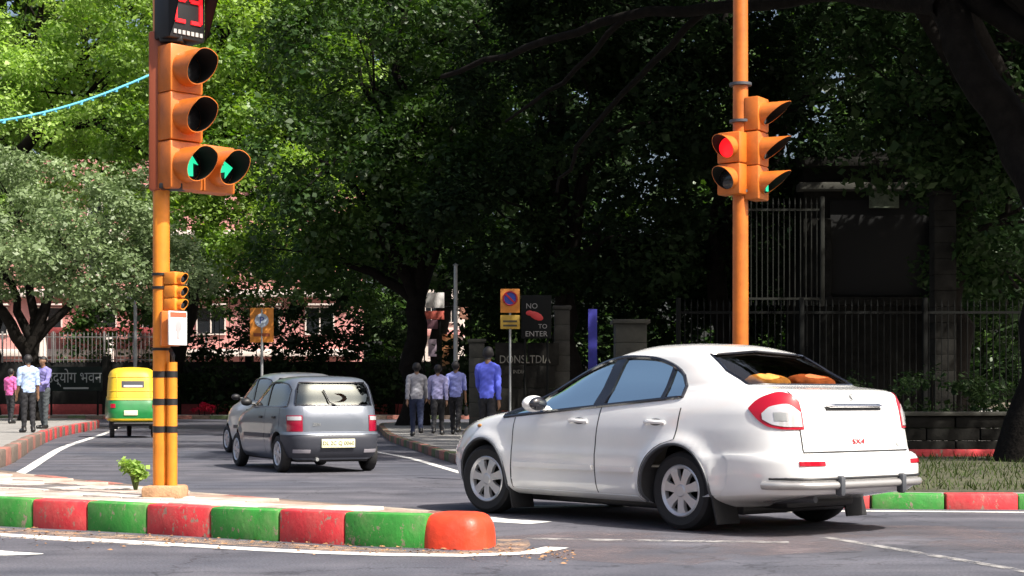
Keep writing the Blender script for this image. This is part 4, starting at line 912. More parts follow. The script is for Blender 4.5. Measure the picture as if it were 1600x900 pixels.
tree('dark green tree at the right edge behind the railings', (ax(1500, 46), 46, .1), (ax(1490, 46), 46, 5.2), .4,
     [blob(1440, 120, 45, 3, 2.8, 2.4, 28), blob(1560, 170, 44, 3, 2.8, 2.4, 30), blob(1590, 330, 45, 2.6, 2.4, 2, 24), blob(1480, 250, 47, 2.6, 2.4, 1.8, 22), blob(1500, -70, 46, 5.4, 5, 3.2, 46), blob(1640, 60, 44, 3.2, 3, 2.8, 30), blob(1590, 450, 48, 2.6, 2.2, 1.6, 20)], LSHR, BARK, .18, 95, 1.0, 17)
# the great roadside tree at the right edge; its crown roofs over the pavement
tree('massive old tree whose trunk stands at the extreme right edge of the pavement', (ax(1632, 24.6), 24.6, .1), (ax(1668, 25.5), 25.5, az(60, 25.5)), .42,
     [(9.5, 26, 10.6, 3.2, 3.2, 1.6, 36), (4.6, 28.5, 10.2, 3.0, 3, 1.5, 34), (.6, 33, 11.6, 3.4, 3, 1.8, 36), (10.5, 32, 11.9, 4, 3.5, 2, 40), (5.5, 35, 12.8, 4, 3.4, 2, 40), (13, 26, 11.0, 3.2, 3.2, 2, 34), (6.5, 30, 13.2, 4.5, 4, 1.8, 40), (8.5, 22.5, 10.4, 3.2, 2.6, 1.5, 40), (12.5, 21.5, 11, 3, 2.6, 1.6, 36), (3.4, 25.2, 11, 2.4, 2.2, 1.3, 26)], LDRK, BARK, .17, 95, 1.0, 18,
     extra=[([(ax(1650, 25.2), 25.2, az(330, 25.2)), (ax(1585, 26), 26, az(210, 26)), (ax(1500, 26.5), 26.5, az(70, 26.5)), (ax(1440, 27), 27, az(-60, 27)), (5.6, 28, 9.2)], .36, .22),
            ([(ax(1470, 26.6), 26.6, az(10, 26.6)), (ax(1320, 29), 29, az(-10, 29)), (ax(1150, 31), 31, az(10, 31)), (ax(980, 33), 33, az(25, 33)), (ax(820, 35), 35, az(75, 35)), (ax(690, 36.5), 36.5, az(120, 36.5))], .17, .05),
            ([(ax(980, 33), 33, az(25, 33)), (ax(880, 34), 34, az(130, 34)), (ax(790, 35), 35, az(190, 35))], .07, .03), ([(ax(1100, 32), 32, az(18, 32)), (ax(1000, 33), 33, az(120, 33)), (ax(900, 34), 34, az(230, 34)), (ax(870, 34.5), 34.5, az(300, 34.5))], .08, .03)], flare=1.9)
# tall canopy further back, added above the view to keep the compound in shade
tree('tall tree added above the view to shade the compound behind the railings', (13.5, 41, .1), (13.2, 41, 7.5), .45,
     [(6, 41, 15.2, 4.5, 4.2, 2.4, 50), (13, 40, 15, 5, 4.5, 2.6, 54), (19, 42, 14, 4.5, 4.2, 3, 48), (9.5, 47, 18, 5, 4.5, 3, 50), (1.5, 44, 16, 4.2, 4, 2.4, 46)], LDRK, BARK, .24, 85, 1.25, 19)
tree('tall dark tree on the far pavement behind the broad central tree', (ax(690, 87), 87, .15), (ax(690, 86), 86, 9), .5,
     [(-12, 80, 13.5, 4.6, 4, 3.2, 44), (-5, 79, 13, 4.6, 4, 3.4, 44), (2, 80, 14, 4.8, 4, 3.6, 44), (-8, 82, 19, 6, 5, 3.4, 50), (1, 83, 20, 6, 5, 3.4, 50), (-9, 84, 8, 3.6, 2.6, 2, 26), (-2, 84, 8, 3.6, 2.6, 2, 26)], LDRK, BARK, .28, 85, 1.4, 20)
# far wood closing the view
g = np.random.default_rng(5); cs = []; rs = []
for i in range(1900):
    x = g.uniform(-62, 62); z = g.uniform(1, 33)**1; cs.append((x, 122+g.uniform(-4, 8)-.1*z, z)); rs.append(g.uniform(1.6, 3))
tag(link(bpy.data.objects.new('far_trees', leaf_mesh('far_trees', cs, rs, 70, 1.05, LMID, seed=3))), 'far wood closing the view behind the buildings', 'trees', kind='stuff')
# unseen trees added behind the viewer to block low sky light
cs = []; rs = []
for i in range(420):
    tx = g.choice([-3, 8, 19, 30, 42, 54]); a_ = g.normal(size=3); a_ /= np.linalg.norm(a_); q_ = g.random()**.4
    cs.append((tx+a_[0]*5.2*q_, -17+a_[1]*4*q_, 10.5+a_[2]*7.5*q_)); rs.append(g.uniform(1.2, 2.2))
tag(link(bpy.data.objects.new('roadside_trees', leaf_mesh('roadside_trees', cs, rs, 45, .75, LMID, seed=4))), 'unseen row of trees added across the main road to block low sky light', 'trees', kind='stuff')
# shrubbery along the far wall and hedge behind the low wall
def shrub(name, label, boxes, mat, per, size, clump, seed, cat='shrub', group=None):
    """boxes: (x0,x1,y0,y1,z0,z1,n)"""
    g = random.Random(seed); cs, rs = [], []
    b0 = boxes[0]; t = thing(name, label, cat, ((b0[0]+b0[1])/2, (b0[2]+b0[3])/2, .1), 0, group); off = Vector(t.location); st = MB()
    for (x0, x1, y0, y1, z0, z1, n) in boxes:
        for i in range(n):
            p = Vector((g.uniform(x0, x1), g.uniform(y0, y1), z0+(z1-z0)*g.random()**.8))-off; cs.append(tuple(p)); rs.append(clump*g.uniform(.6, 1.2))
            if i % 6 == 0: st.tube([(p.x*.97, p.y, 0), (p.x, p.y, p.z*.6), tuple(p)], [.03, .02, .008], 5, cap=False)
    tag(st.build('stems', BARK, t), kind='stuff'); link(bpy.data.objects.new('foliage', leaf_mesh('foliage', cs, rs, per, size, mat, seed=seed)), t); return t
shrub('shrubbery', 'dark tall shrubbery massed along the far wall behind the grey hatchback', [(-18.5, -5, 87.6, 89, .5, 4.6, 120), (-5, 3, 87, 89, .4, 3.4, 50), (-15, -6, 88, 90, 3.5, 6, 40)], LDRK, 70, .30, .9, 31)
shrub('shrubbery', 'dark bushy growth in front of the pink building behind the left signal pole', [(-24.5, -18.5, 92, 93.5, 2.6, 7.4, 70), (-19, -12, 92, 94, 5.0, 9.5, 55)], LMID, 70, .30, 1.0, 37)
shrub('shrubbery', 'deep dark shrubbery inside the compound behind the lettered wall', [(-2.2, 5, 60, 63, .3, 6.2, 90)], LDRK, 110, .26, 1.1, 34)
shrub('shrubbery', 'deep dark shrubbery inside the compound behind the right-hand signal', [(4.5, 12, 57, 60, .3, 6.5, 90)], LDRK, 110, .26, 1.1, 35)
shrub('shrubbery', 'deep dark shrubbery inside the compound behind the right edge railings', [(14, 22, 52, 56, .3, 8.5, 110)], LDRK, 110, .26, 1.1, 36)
shrub('hedge', 'low dark green hedge behind the stone wall on the right', [(2.2, 13, 30.2, 31.4, .3, 1.5, 130)], LSHR, 80, .10, .36, 32, 'hedge')
shrub('flower_bush', 'small bush of red flowers at the foot of the far wall', [(ax(300, 86.3), ax(334, 86.3), 86, 86.6, .3, .75, 9)], leaf_mat('red_petal', (.35, .01, .03), (.55, .02, .06), .3), 40, .16, .22, 33, 'bush')
# island weed
def weed(label, base, h, n, mat, seed, w=.3):
    g = random.Random(seed); t = thing('weed', label, 'plant', base); st = MB(); cs = []; rs = []
    for i in range(n):
        a = g.random()*6.28; p = Vector((math.cos(a)*w*g.uniform(.2, 1), math.sin(a)*w*g.uniform(.2, 1), h*g.uniform(.5, 1)))
        st.tube([(0, 0, -.02), (p.x*.4, p.y*.4, p.z*.6), tuple(p)], [.008, .006, .003], 5, cap=False)
        for q in (.45, .7, 1): cs.append(tuple(Vector((p.x*.5, p.y*.5, p.z*.6)).lerp(p, q))); rs.append(.06)
    tag(st.build('stems', M('weed_stem', (.10, .14, .04), .7), t), kind='stuff'); link(bpy.data.objects.new('leaves', leaf_mesh('leaves', cs, rs, 11, .062, mat, seed=seed, aspect=.5)), t); return t
x, y = gp(212, 768, .22); weed('leafy green weed growing beside the concrete foot of the left pole', (x, y, .215), .30, 16, LBR, 3, .15)
# verge grass
g = np.random.default_rng(9); n = 5200; X = g.uniform(3.2, 9.5, n); Y = 16.75+g.random(n)**1.3*9.5; keep = np.sin(X*2.1)*np.cos(Y*1.7)+g.normal(size=n)*.7 > -.35; X, Y = X[keep], Y[keep]; n = len(X)
h = .04+.10*g.random(n); a = g.random(n)*6.28; lx, ly = g.normal(size=n)*.05, g.normal(size=n)*.05; w = .010
v = np.stack([np.stack([X-w*np.cos(a), Y-w*np.sin(a), np.full(n, .14)], 1), np.stack([X+w*np.cos(a), Y+w*np.sin(a), np.full(n, .14)], 1), np.stack([X+lx, Y+ly, .14+h], 1)], 1).reshape(-1, 3)
me = bpy.data.meshes.new('grass'); me.from_pydata([tuple(p) for p in v], [], [(3*i, 3*i+1, 3*i+2) for i in range(n)]); at = me.attributes.new('tint', 'FLOAT', 'FACE'); at.data.foreach_set('value', g.random(n).astype(np.float32))
me.materials.append(leaf_mat('grass_blade', (.028, .055, .013), (.07, .09, .03), .2, .01)); tag(link(bpy.data.objects.new('grass', me)), 'thin patchy grass on the dusty verge behind the right kerb', 'grass', kind='stuff')
# ------------------------------------------------------------------ walls, railings and buildings behind
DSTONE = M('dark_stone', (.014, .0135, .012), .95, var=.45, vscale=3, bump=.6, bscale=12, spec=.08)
GSTONE = M('grey_pillar_stone', (.055, .054, .044), .95, var=.25, vscale=4, bump=.5, bscale=14)
IRON = M('dark_iron', (.008, .0085, .008), .7, spec=.08); PINKP = M('pink_plaster', (.52, .24, .22), .85, var=.15, vscale=.7); PALEP = M('pale_plaster', (.60, .52, .47), .85, var=.12, vscale=.8); REDP = M('dull_red_plaster', (.22, .035, .035), .85, var=.2)
GLZ = M('dark_window', (.015, .017, .02), .12, coat=.5)
# verge details
m = MB(); o = None
for i, (mt_, x) in enumerate(((MPINK, 5.2), (MGRN, 5.95), (MRED, 6.7), (MRED, 7.4), (MFGRN, 4.5), (MPINK, 8.15), (MGRN, 8.9))):
    o = link(bpy.data.objects.new('kerb_stone', kerb_mesh(mt_, .12, .14)), pr); o.location = (x, 26.6, .14); o.rotation_euler = (0, 0, .02); o.scale = (.72, 1, 1)
w = thing('stone_wall', 'low dark stone wall beyond the verge on the right', 'wall', (8, 28.6, .12))
for i in range(14):
    for j in range(3):
        x0 = -6.4+i*.92+(j % 2)*.42
        MB().bbox((x0, random.uniform(-.012, .012), .12+j*.215), (.90, .34, .205), .018).build('stone', DSTONE, w)
MB().bbox((0, 0, .69), (13.4, .42, .07), .015).build('coping', GSTONE, w)
def railing(label, x0, x1, y, z0, z1, step=.13, name='iron_railing', post=2.4, r=.012, mat=IRON):
    t = thing(name, label, 'railing', ((x0+x1)/2, y, z0)); L = x1-x0; b = MB(); n = int(L/step)
    for i in range(n+1):
        x = -L/2+i*L/n; b.tube([(x, 0, 0), (x, 0, z1-z0-.1)], r, 5); b.tube([(x, 0, z1-z0-.1), (x, 0, z1-z0+.06)], [r*1.8, .001], 5, cap=False)
    tag(b.build('bars', mat, t), kind='stuff')
    for zz in (.15, (z1-z0)-.22): MB().box((0, 0, zz), (L, .04, .05)).build('rail', mat, t, smooth=False)
    for i in range(int(L/post)+1): MB().bbox((-L/2+i*L/int(L/post), 0, (z1-z0)/2+.03), (.09, .09, z1-z0+.1), .01).build('post', mat, t)
    return t
railing('dark iron railing with spiked tops behind the hedge on the right', 3.4, 16, 34, .12, 3.05)
railing('tall pale iron railing between the right pole and the compound gate', ax(1165, 38), ax(1285, 38), 38, 3.2, 5.6, .12, 'gate_railing', 1.4, .014, M('pale_iron', (.020, .021, .018), .7, spec=.1))
def pillar(label, px0, px1, pytop, d, mat, depth=None):
    x0, x1 = ax(px0, d), ax(px1, d); zt = az(pytop, d); w = x1-x0; t = thing('gate_pillar', label, 'pillar', ((x0+x1)/2, d, .12), 0, 'gate pillars of the compound')
    n = max(3, int((zt-.12)/.42)); h = (zt-.12-.10)/n
    for i in range(n): MB().bbox((0, 0, h*(i+.5)), (w*(1-.01*(i % 2)), w*(1-.01*(i % 2)), h-.006), .012).build('block', mat, t)
    MB().bbox((0, 0, zt-.12-.05), (w*1.2, w*1.2, .10), .02).build('cap', mat, t); return t
pillar('short pale pillar just left of the man in the bright blue shirt', 733, 757, 530, 46, GSTONE)
pillar('slim grey pillar right of the lettered wall', 866, 890, 478, 45, M('mid_pillar_stone', (.03, .029, .025), .95, var=.25, bump=.4))
pillar('broad grey square pillar behind the white car roof', 960, 1009, 500, 40, GSTONE)
pillar('tall dark column right of the dark gateway', 1456, 1490, 300, 44, DSTONE)
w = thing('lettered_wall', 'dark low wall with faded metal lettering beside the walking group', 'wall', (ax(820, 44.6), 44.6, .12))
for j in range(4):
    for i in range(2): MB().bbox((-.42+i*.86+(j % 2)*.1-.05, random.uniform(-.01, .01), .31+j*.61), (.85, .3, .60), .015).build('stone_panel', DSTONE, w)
LET = M('faded_letters', (.17, .16, .135), .7)
text_mesh('wall_lettering', 'DONSLTDIA', .30, LET, w, facing((0, -1, 0), (0, -.168, az(562, 44.4)-.12)), .01, sx=.82)
text_mesh('wall_lettering', 'INDIA', .14, LET, w, facing((0, -1, 0), (-.15, -.168, az(581, 44.4)-.12)), .01, sx=.9)
# shaded lodge behind the railings
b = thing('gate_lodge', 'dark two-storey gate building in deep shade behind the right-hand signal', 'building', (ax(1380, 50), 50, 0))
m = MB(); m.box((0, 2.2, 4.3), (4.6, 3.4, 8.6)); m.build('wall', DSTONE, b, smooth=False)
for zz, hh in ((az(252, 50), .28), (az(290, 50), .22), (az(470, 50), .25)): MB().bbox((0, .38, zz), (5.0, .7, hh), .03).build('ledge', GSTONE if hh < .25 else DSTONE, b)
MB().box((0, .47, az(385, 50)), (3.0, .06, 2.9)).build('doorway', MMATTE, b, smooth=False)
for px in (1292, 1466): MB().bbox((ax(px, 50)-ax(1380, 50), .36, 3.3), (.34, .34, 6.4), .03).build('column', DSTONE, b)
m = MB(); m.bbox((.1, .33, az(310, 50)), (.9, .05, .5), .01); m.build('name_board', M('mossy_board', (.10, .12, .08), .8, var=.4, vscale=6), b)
# far wall with red foot
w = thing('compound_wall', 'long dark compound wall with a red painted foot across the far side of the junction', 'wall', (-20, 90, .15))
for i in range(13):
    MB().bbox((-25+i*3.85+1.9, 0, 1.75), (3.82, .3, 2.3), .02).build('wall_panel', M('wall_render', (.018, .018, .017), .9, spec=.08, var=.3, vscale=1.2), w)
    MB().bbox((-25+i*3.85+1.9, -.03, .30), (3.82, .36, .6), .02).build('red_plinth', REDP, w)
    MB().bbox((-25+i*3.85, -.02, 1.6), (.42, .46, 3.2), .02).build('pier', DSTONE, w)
railing('grey iron railing standing on the far compound wall at the left', -33, -16.5, 89.8, 3.0, 4.6, .22, 'wall_railing', 2.6, .02, M('grey_iron', (.16, .15, .145), .6))
# pink office building
b = thing('pink_building', 'pink plastered office building showing between the trees at the left', 'building', (-29, 104, 0))
MB().box((0, 4, 8), (38, 8, 16)).build('wall', PINKP, b, smooth=False)
for zz in (3.9, 7.6, 11.3): MB().bbox((0, -.25, zz), (38.4, .9, .45), .05).build('floor_band', PALEP, b)
wm = MB().box((0, 0, 0), (1.7, .1, 1.6)).mesh('window', GLZ, False); fm = MB()
for x in (-.88, 0, .88): fm.box((x, -.06, 0), (.08, .08, 1.7))
for z in (-.84, .84): fm.box((0, -.07, z), (1.84, .10, .08))
fm = fm.mesh('window_frame', PALEP, False); su = MB().bbox((0, -.3, 1.0), (2.1, .6, .1), .02).mesh('sunshade', PALEP)
for r_ in range(4):
    for i in range(11):
        o = link(bpy.data.objects.new('window', wm), b); o.location = (-17+i*3.4, -.03, 2.2+3.7*r_); link(bpy.data.objects.new('frame', fm), o); link(bpy.data.objects.new('sunshade', su), o)
m = MB(); m.bbox((4.5, -1.6, 5.2), (9, 2.6, .35), .04); m.build('porch_roof', REDP, b)
for x in (.4, 4.5, 8.6): MB().bbox((x, -2.6, 2.6), (.4, .4, 5.0), .03).build('porch_column', PALEP, b)
# sunlit annexe glimpsed right of centre
b = thing('annexe', 'small sunlit cream and pink annexe glimpsed beside the dark tree trunk', 'building', (-4.25, 100, 0))
MB().box((0, 2, 3.8), (2.6, 4, 7.6)).build('wall', PALEP, b, smooth=False); MB().bbox((0, -.1, 5.0), (2.8, .5, .4), .04).build('floor_band', PINKP, b); MB().bbox((0, -.06, 1.6), (2.7, .3, 2.8), .03).build('plinth', PINKP, b)
for x in (-.6, .6):
    o = link(bpy.data.objects.new('window', wm), b); o.location = (x, -.02, 6.2); o.scale = (.4, 1, .7); link(bpy.data.objects.new('frame', fm), o)

# ------------------------------------------------------------------ signs
def post_sign(name, label, x, y, z0, zc, w, h, mat, postr, cat='sign', ry=0):
    t = thing(name, label, cat, (x, y, z0), ry); MB().tube([(0, .03, 0), (0, .03, zc-z0+h/2-.05)], postr, 10).build('post', MSTEEL, t)
    p = MB().bbox((0, 0, zc-z0), (w, .025, h), .01).build('plate', mat, t); return t, p, zc-z0
SGNO = M('sign_orange', (.62, .22, .03), .55, var=.15); SGNY = M('sign_yellow', (.40, .25, .03), .6, var=.2)
t, p, zc = post_sign('parking_sign', 'orange sign plate with a blue and white disc on a thin post above the hatchback', ax(409, 72), 72, 0, az(508, 72), 1.02, 1.5, SGNO, .06)
m = MB(); m.lathe([(0, -.03), (.30, -.03), (.30, 0)], c=(0, 0, zc+.2), axis='y', n=24); d = m.build('disc', M('sign_pale_blue', (.42, .48, .58), .5), p); text_mesh('sign_letter', 'P', .42, M('sign_blue', (.03, .06, .35), .5), d, facing((0, -1, 0), (0, -.035, zc+.2)), .004)
MB().box((0, -.02, zc-.42), (.7, .012, .14)).build('sign_text_band', M('sign_brown', (.25, .06, .02), .6), p, smooth=False)
t, p, zc = post_sign('no_parking_sign', 'dull yellow no-parking sign with blue disc in a red ring, right of the blue shirt', ax(797, 43), 43, .12, az(470, 43), .50, .62, SGNO, .03)
d = MB().lathe([(0, -.022), (.19, -.022), (.19, 0)], c=(0, 0, zc+.06), axis='y', n=24).build('disc', M('sign_blue', (.03, .06, .35), .5), p)
MB().ring([(.175*math.cos(a), -.026, zc+.06+.175*math.sin(a)) for a in np.linspace(0, 2*math.pi, 25)[:-1]], .022, 6).build('red_ring', M('sign_red', (.45, .02, .03), .5), d)
MB().box((0, -.028, zc+.06), (.34, .01, .045), rot=Matrix.Rotation(R(45), 3, 'Y')).build('slash', MATS['sign_red'], d, smooth=False)
q = MB().bbox((0, 0, zc-.55), (.50, .025, .36), .01).build('lower_plate', SGNY, t)
for k in (-.09, .02): MB().box((0, -.016, zc-.55+k), (.36, .008, .05)).build('text_line', M('sign_dark', (.05, .04, .02), .6), q, smooth=False)
# notice board
nb = thing('notice_board', 'dark notice board with white lettering and a red figure above the lettered wall', 'board', (ax(838, 44.2), 44.2, .12)); zc = az(495, 44.2)-.12
MB().bbox((0, 0, zc), (.80, .04, 1.15), .01).build('panel', M('board_dark', (.010, .011, .011), .8, spec=.1), nb)
for sx in (-.3, .3): MB().tube([(sx, .04, 0), (sx, .04, zc+.3)], .03, 8).build('post', IRON, nb)
WL = M('board_white', (.26, .25, .24), .6)
text_mesh('board_lettering', 'NO', .20, WL, nb, facing((0, -1, 0), (-.12, -.028, zc+.28)), .004); text_mesh('board_lettering', 'TO', .17, WL, nb, facing((0, -1, 0), (.17, -.028, zc-.26)), .004)
text_mesh('board_lettering', 'ENTER', .20, WL, nb, facing((0, -1, 0), (.0, -.028, zc-.46)), .004)
m = MB(); m.ellipsoid((.0, -.03, zc+.02), (.2, .012, .10), 12, 6, rot=Matrix.Rotation(R(25), 3, 'Y')); m.ellipsoid((-.18, -.03, zc+.10), (.10, .012, .07), 10, 6); m.build('red_figure', M('board_red', (.50, .04, .04), .5), nb)
# name board on the left
nb = thing('name_board', 'dark board with white two-word lettering beside the people on the left', 'board', (ax(116, 85.8), 85.8, .18)); zc = az(592, 85.8)-.18
MB().bbox((0, 0, zc), (2.9, .08, 1.25), .02).build('panel', M('board_green_black', (.014, .02, .018), .8, spec=.1), nb)
for sx in (-1.2, 1.2): MB().box((sx, .06, zc/2), (.09, .09, zc+.8)).build('post', IRON, nb, smooth=False)
text_mesh('board_lettering', 'उद्योग भवन', .80, M('board_offwhite', (.28, .29, .28), .6), nb, facing((0, -1, 0), (0, -.05, zc+.05)), .006, sx=.78)
MB().box((.1, -.045, zc-.48), (1.3, .012, .09)).build('small_text_line', MATS['board_offwhite'], nb, smooth=False)
# hoarding with posters at the end of the right pavement
hb = thing('poster_hoarding', 'stack of white, red and orange poster panels between the tree trunk and grey post', 'hoarding', (ax(690, 64), 64, .12))
def pan(px0, px1, py0, py1, mat, nm='poster'):
    x0, x1 = ax(px0, 64)-ax(690, 64), ax(px1, 64)-ax(690, 64); z0, z1 = az(py1, 64)-.12, az(py0, 64)-.12
    MB().bbox(((x0+x1)/2, random.uniform(-.03, .03), (z0+z1)/2), (x1-x0, .03, z1-z0), .006).build(nm, mat, hb)
pan(665, 694, 457, 481, M('poster_white', (.60, .58, .56), .7, var=.35, vscale=3)); pan(664, 694, 486, 499, M('poster_red', (.48, .10, .07), .7, var=.3, vscale=5)); pan(667, 684, 500, 514, M('poster_maroon', (.16, .07, .09), .7)); pan(669, 682, 530, 557, M('poster_lilac', (.46, .36, .44), .7, var=.2)); pan(691, 709, 522, 572, M('poster_orange', (.66, .20, .08), .7, var=.4, vscale=4, col2=(.72, .42, .18))); pan(718, 733, 480, 499, M('poster_salmon', (.66, .32, .22), .7, var=.3, vscale=5))
for px in (663, 687, 712, 735): MB().tube([(ax(px, 64)-ax(690, 64), .05, 0), (ax(px, 64)-ax(690, 64), .05, az(455, 64)-.12)], .03, 6).build('post', IRON, hb)
MB().tube([(ax(663, 64)-ax(690, 64), .05, az(484, 64)), (ax(735, 64)-ax(690, 64), .05, az(484, 64))], .025, 6).build('rail', IRON, hb)
# posts and lamps
t = thing('steel_post', 'tall thin grey steel post behind the walking group', 'post', (ax(712, 50), 50, .12)); MB().tube([(0, 0, 0), (0, 0, az(415, 50)-.12)], [.075, .06], 10).build('shaft', MSTEEL, t); MB().lathe([(.07, 0), (.09, .02), (.0, .09)], c=(0, 0, az(415, 50)-.12), n=10).build('cap', MSTEEL, t); MB().bbox((0, 0, .05), (.3, .3, .1), .02).build('foot', MCONC, t)
t = thing('street_lamp', 'slim grey street lamp with a curled arm behind the rickshaw', 'lamp', (ax(203, 83.8), 83.8+1.2, .18)); zt = az(468, 85)-.18
MB().tube([(0, 0, 0), (0, 0, zt*.6), (0, 0, zt-.4), (-.08, 0, zt-.08), (-.3, 0, zt+.1), (-.55, 0, zt+.12)], [.10, .09, .085, .075, .06, .05], 10).build('pole', MSTEEL, t); MB().ellipsoid((-.72, 0, zt+.10), (.24, .11, .07), 12, 6).build('lamp_head', MSTEEL, t)
t = thing('blue_banner', 'narrow blue vertical banner on a dark pole behind the white car bonnet', 'banner', (ax(926, 41), 41, .12)); MB().tube([(0, .02, 0), (0, .02, az(478, 41)-.12)], .02, 8).build('pole', IRON, t)
m = MB(); n = 8; vs = []; fs = []; z0, z1 = az(600, 41)-.12, az(483, 41)-.12
for i in range(n+1):
    z = z0+(z1-z0)*i/n; wv = .012*math.sin(i*1.3)
    vs += [(-.11, -.01+wv, z), (.11, -.01-wv, z), (.11, .006-wv, z), (-.11, .006+wv, z)]
for i in range(n):
    for k in range(4): fs.append((4*i+k, 4*i+(k+1) % 4, 4*i+4+(k+1) % 4, 4*i+4+k))
m.add(vs, fs+[(0, 1, 2, 3), (4*n, 4*n+1, 4*n+2, 4*n+3)]).build('cloth', M('banner_blue', (.035, .035, .28), .6, var=.2), t)
# overhead cable
pts = [Vector((ax(-200, 52), 50, az(215, 52))).lerp(Vector((ax(230, 62), 66, az(70, 62))), i/24) for i in range(25)]
for i, p in enumerate(pts): p.z -= .8*math.sin(math.pi*i/24)
t = thing('overhead_cable', 'pale blue cable slung in front of the bright tree at upper left', 'cable', pts[0]); MB().tube([p-pts[0] for p in pts], .045, 6).build('cable', M('cable_blue', (.10, .42, .58), .5), t)
m = MB(); 
for i in range(6, 22):
    p = pts[i]-pts[0]; m.box((p.x, p.y, p.z-.05), (.16, .03, .10), rz=i)
tag(m.build('cable_ties', M('cable_blue', (.10, .42, .58), .5), t, smooth=False), kind='stuff')

# ------------------------------------------------------------------ traffic signals
LENSD = M('dark_lens', (.02, .02, .022), .25, coat=.6); GLOWG = M('lit_green', (.02, .62, .30), .4, emit=.9); GLOWR = M('lit_red', (.90, .010, .016), .4, emit=.85)
ARROW_UP = [(-.022, -.07), (.022, -.07), (.022, .015), (.062, .005), (0, .08), (-.062, .005), (-.022, .015)]
def aspect(t, Mx, lens, w=.33, h=.40, dp=.20, r=.125, vl=.30, glyph=None, gmat=None, house=True, mat=None, cut=False):
    """one lamp section; Mx: local +Z outwards, +Y up, origin = centre of the front face"""
    mat = mat or MORANGE
    def put(mb, nm, ms, par, ang=38):
        mb.v = [tuple(Mx@Vector(v)) for v in mb.v]; return mb.build(nm, ms, par, ang=ang)
    hs = None
    hs = put(MB().bbox((0, 0, -dp/2), (w, h-.006, dp), .018), 'signal_housing', mat, t)
    v = MB(); n = 28; O = []; I = []
    for k in range(n):
        a = 2*math.pi*k/n; top = .5+.5*math.sin(a); L = vl*(.42+.58*min(1, top*1.25)) if not cut else vl*(.04+.96*top**1.1)
        O.append((r*math.cos(a), r*math.sin(a), L)); I.append(((r-.007)*math.cos(a), (r-.007)*math.sin(a), L))
    ob = [(x*1.06, y*1.06, -.004) for x, y, _ in O]; ib = [(x, y, .004) for x, y, _ in I]
    v.add(O+ob, [(k, (k+1) % n, n+(k+1) % n, n+k) for k in range(n)], 0); v.add(O+I, [(k, (k+1) % n, n+(k+1) % n, n+k) for k in range(n)], 0); v.add(I+ib, [(k, (k+1) % n, n+(k+1) % n, n+k) for k in range(n)], 1)
    put(v, 'visor', [mat, MMATTE], t, 50)
    le = put(MB().lathe([(r*.93, .006), (r*.7, .022), (r*.35, .032), (0, .036)], n=24), 'lens', lens, t, 60)
    if glyph:
        put(MB().prism(glyph, .038, .044), 'lit_arrow', gmat, le)
def rotg(poly, a, s=1): return [((x*math.cos(a)-y*math.sin(a))*s, (x*math.sin(a)+y*math.cos(a))*s) for x, y in poly]
px, py = ax(252, 14.35), 14.35
t = thing('traffic_signal', 'orange traffic signal with green arrows and red countdown on the striped island at left', 'traffic light', (px, py, .22))
MB().tube([(0, 0, 0), (0, 0, 4.6)], .072, 20).build('pole', MYORANGE, t)
MB().tube([(.105, -.06, 0), (.105, -.06, az(566, 14.3)-.22)], .045, 14).build('side_pipe', MYORANGE, t)
for yy in (585, 628, 671):
    z = az(yy, 14.3)-.22; m = MB(); m.lathe([(.0735, -.028), (.0745, -.027), (.0745, .027), (.0735, .028)], c=(0, 0, z), n=20); m.lathe([(.0465, -.028), (.0475, -.027), (.0475, .027), (.0465, .028)], c=(.105, -.06, z), n=14); m.build('black_band', MBLACK, t)
m = MB(); m.bbox((.04, -.03, .045), (.34, .36, .13), .03); m.build('concrete_foot', M('foot_concrete', (.42, .24, .13), .9, var=.3, vscale=8, bump=.5), t)
F = Vector((.73, -.68, 0)).normalized(); RT = Vector((0, 0, 1)).cross(F)                    # RT: to the viewer's right when facing the lamps
RT = Vector((-F.y, F.x, 0))
zc = lambda yy: az(yy, 14.2)-.22
base = F*.20+RT*.14+Vector((0, -.06, 0))
hh = .415
for i, yy in enumerate((106, 181, 257)):
    aspect(t, facing(F, base+Vector((0, 0, zc(yy)))), LENSD, .34, hh, .20, .145, .28, rotg(ARROW_UP, 0, 1.35) if i == 2 else None, GLOWG)
aspect(t, facing(F, base+RT*.345+Vector((0, 0, zc(257)))), LENSD, .34, hh, .20, .145, .28, rotg(ARROW_UP, R(-80), 1.35), GLOWG)
for z in (zc(60), zc(290)): MB().bbox(base*.45+Vector((0, 0, z)), (.20, .20, .05), .01).build('bracket', MBLACK, t)
# back column behind the heads; shade of the housing side put into its colour
m = MB(); m.bbox((-.02, -.0, (zc(45)+zc(296))/2), (.15, .16, zc(45)-zc(296)), .02); m.build('back_channel', M('shaded_maroon_channel', (.22, .05, .02), .5), t)
# countdown timer
Mt = facing(F, base+F*.02+Vector((0, 0, zc(5))))
def put(mb, nm, ms, par, ang=38): mb.v = [tuple(Mt@Vector(v)) for v in mb.v]; return mb.build(nm, ms, par, ang=ang)
tm = put(MB().bbox((0, 0, -.13), (.38, .60, .22), .02), 'countdown_timer', MBLACK, t)
hv = MB()
for sx in (-1, 1): hv.add([(sx*.19, -.30, -.02), (sx*.19, .30, -.02), (sx*.21, .33, .26), (sx*.19, -.20, .05)], [(0, 1, 2, 3)]); hv.add([(sx*.184, -.30, -.02), (sx*.184, .30, -.02), (sx*.204, .324, .26), (sx*.184, -.20, .05)], [(0, 1, 2, 3)])
hv.add([(-.19, .30, -.02), (.19, .30, -.02), (.21, .33, .26), (-.21, .33, .26)], [(0, 1, 2, 3)]); put(hv, 'timer_hood', MMATTE, tm)
SEG = {'2': 'abged', '9': 'abcdfg'}
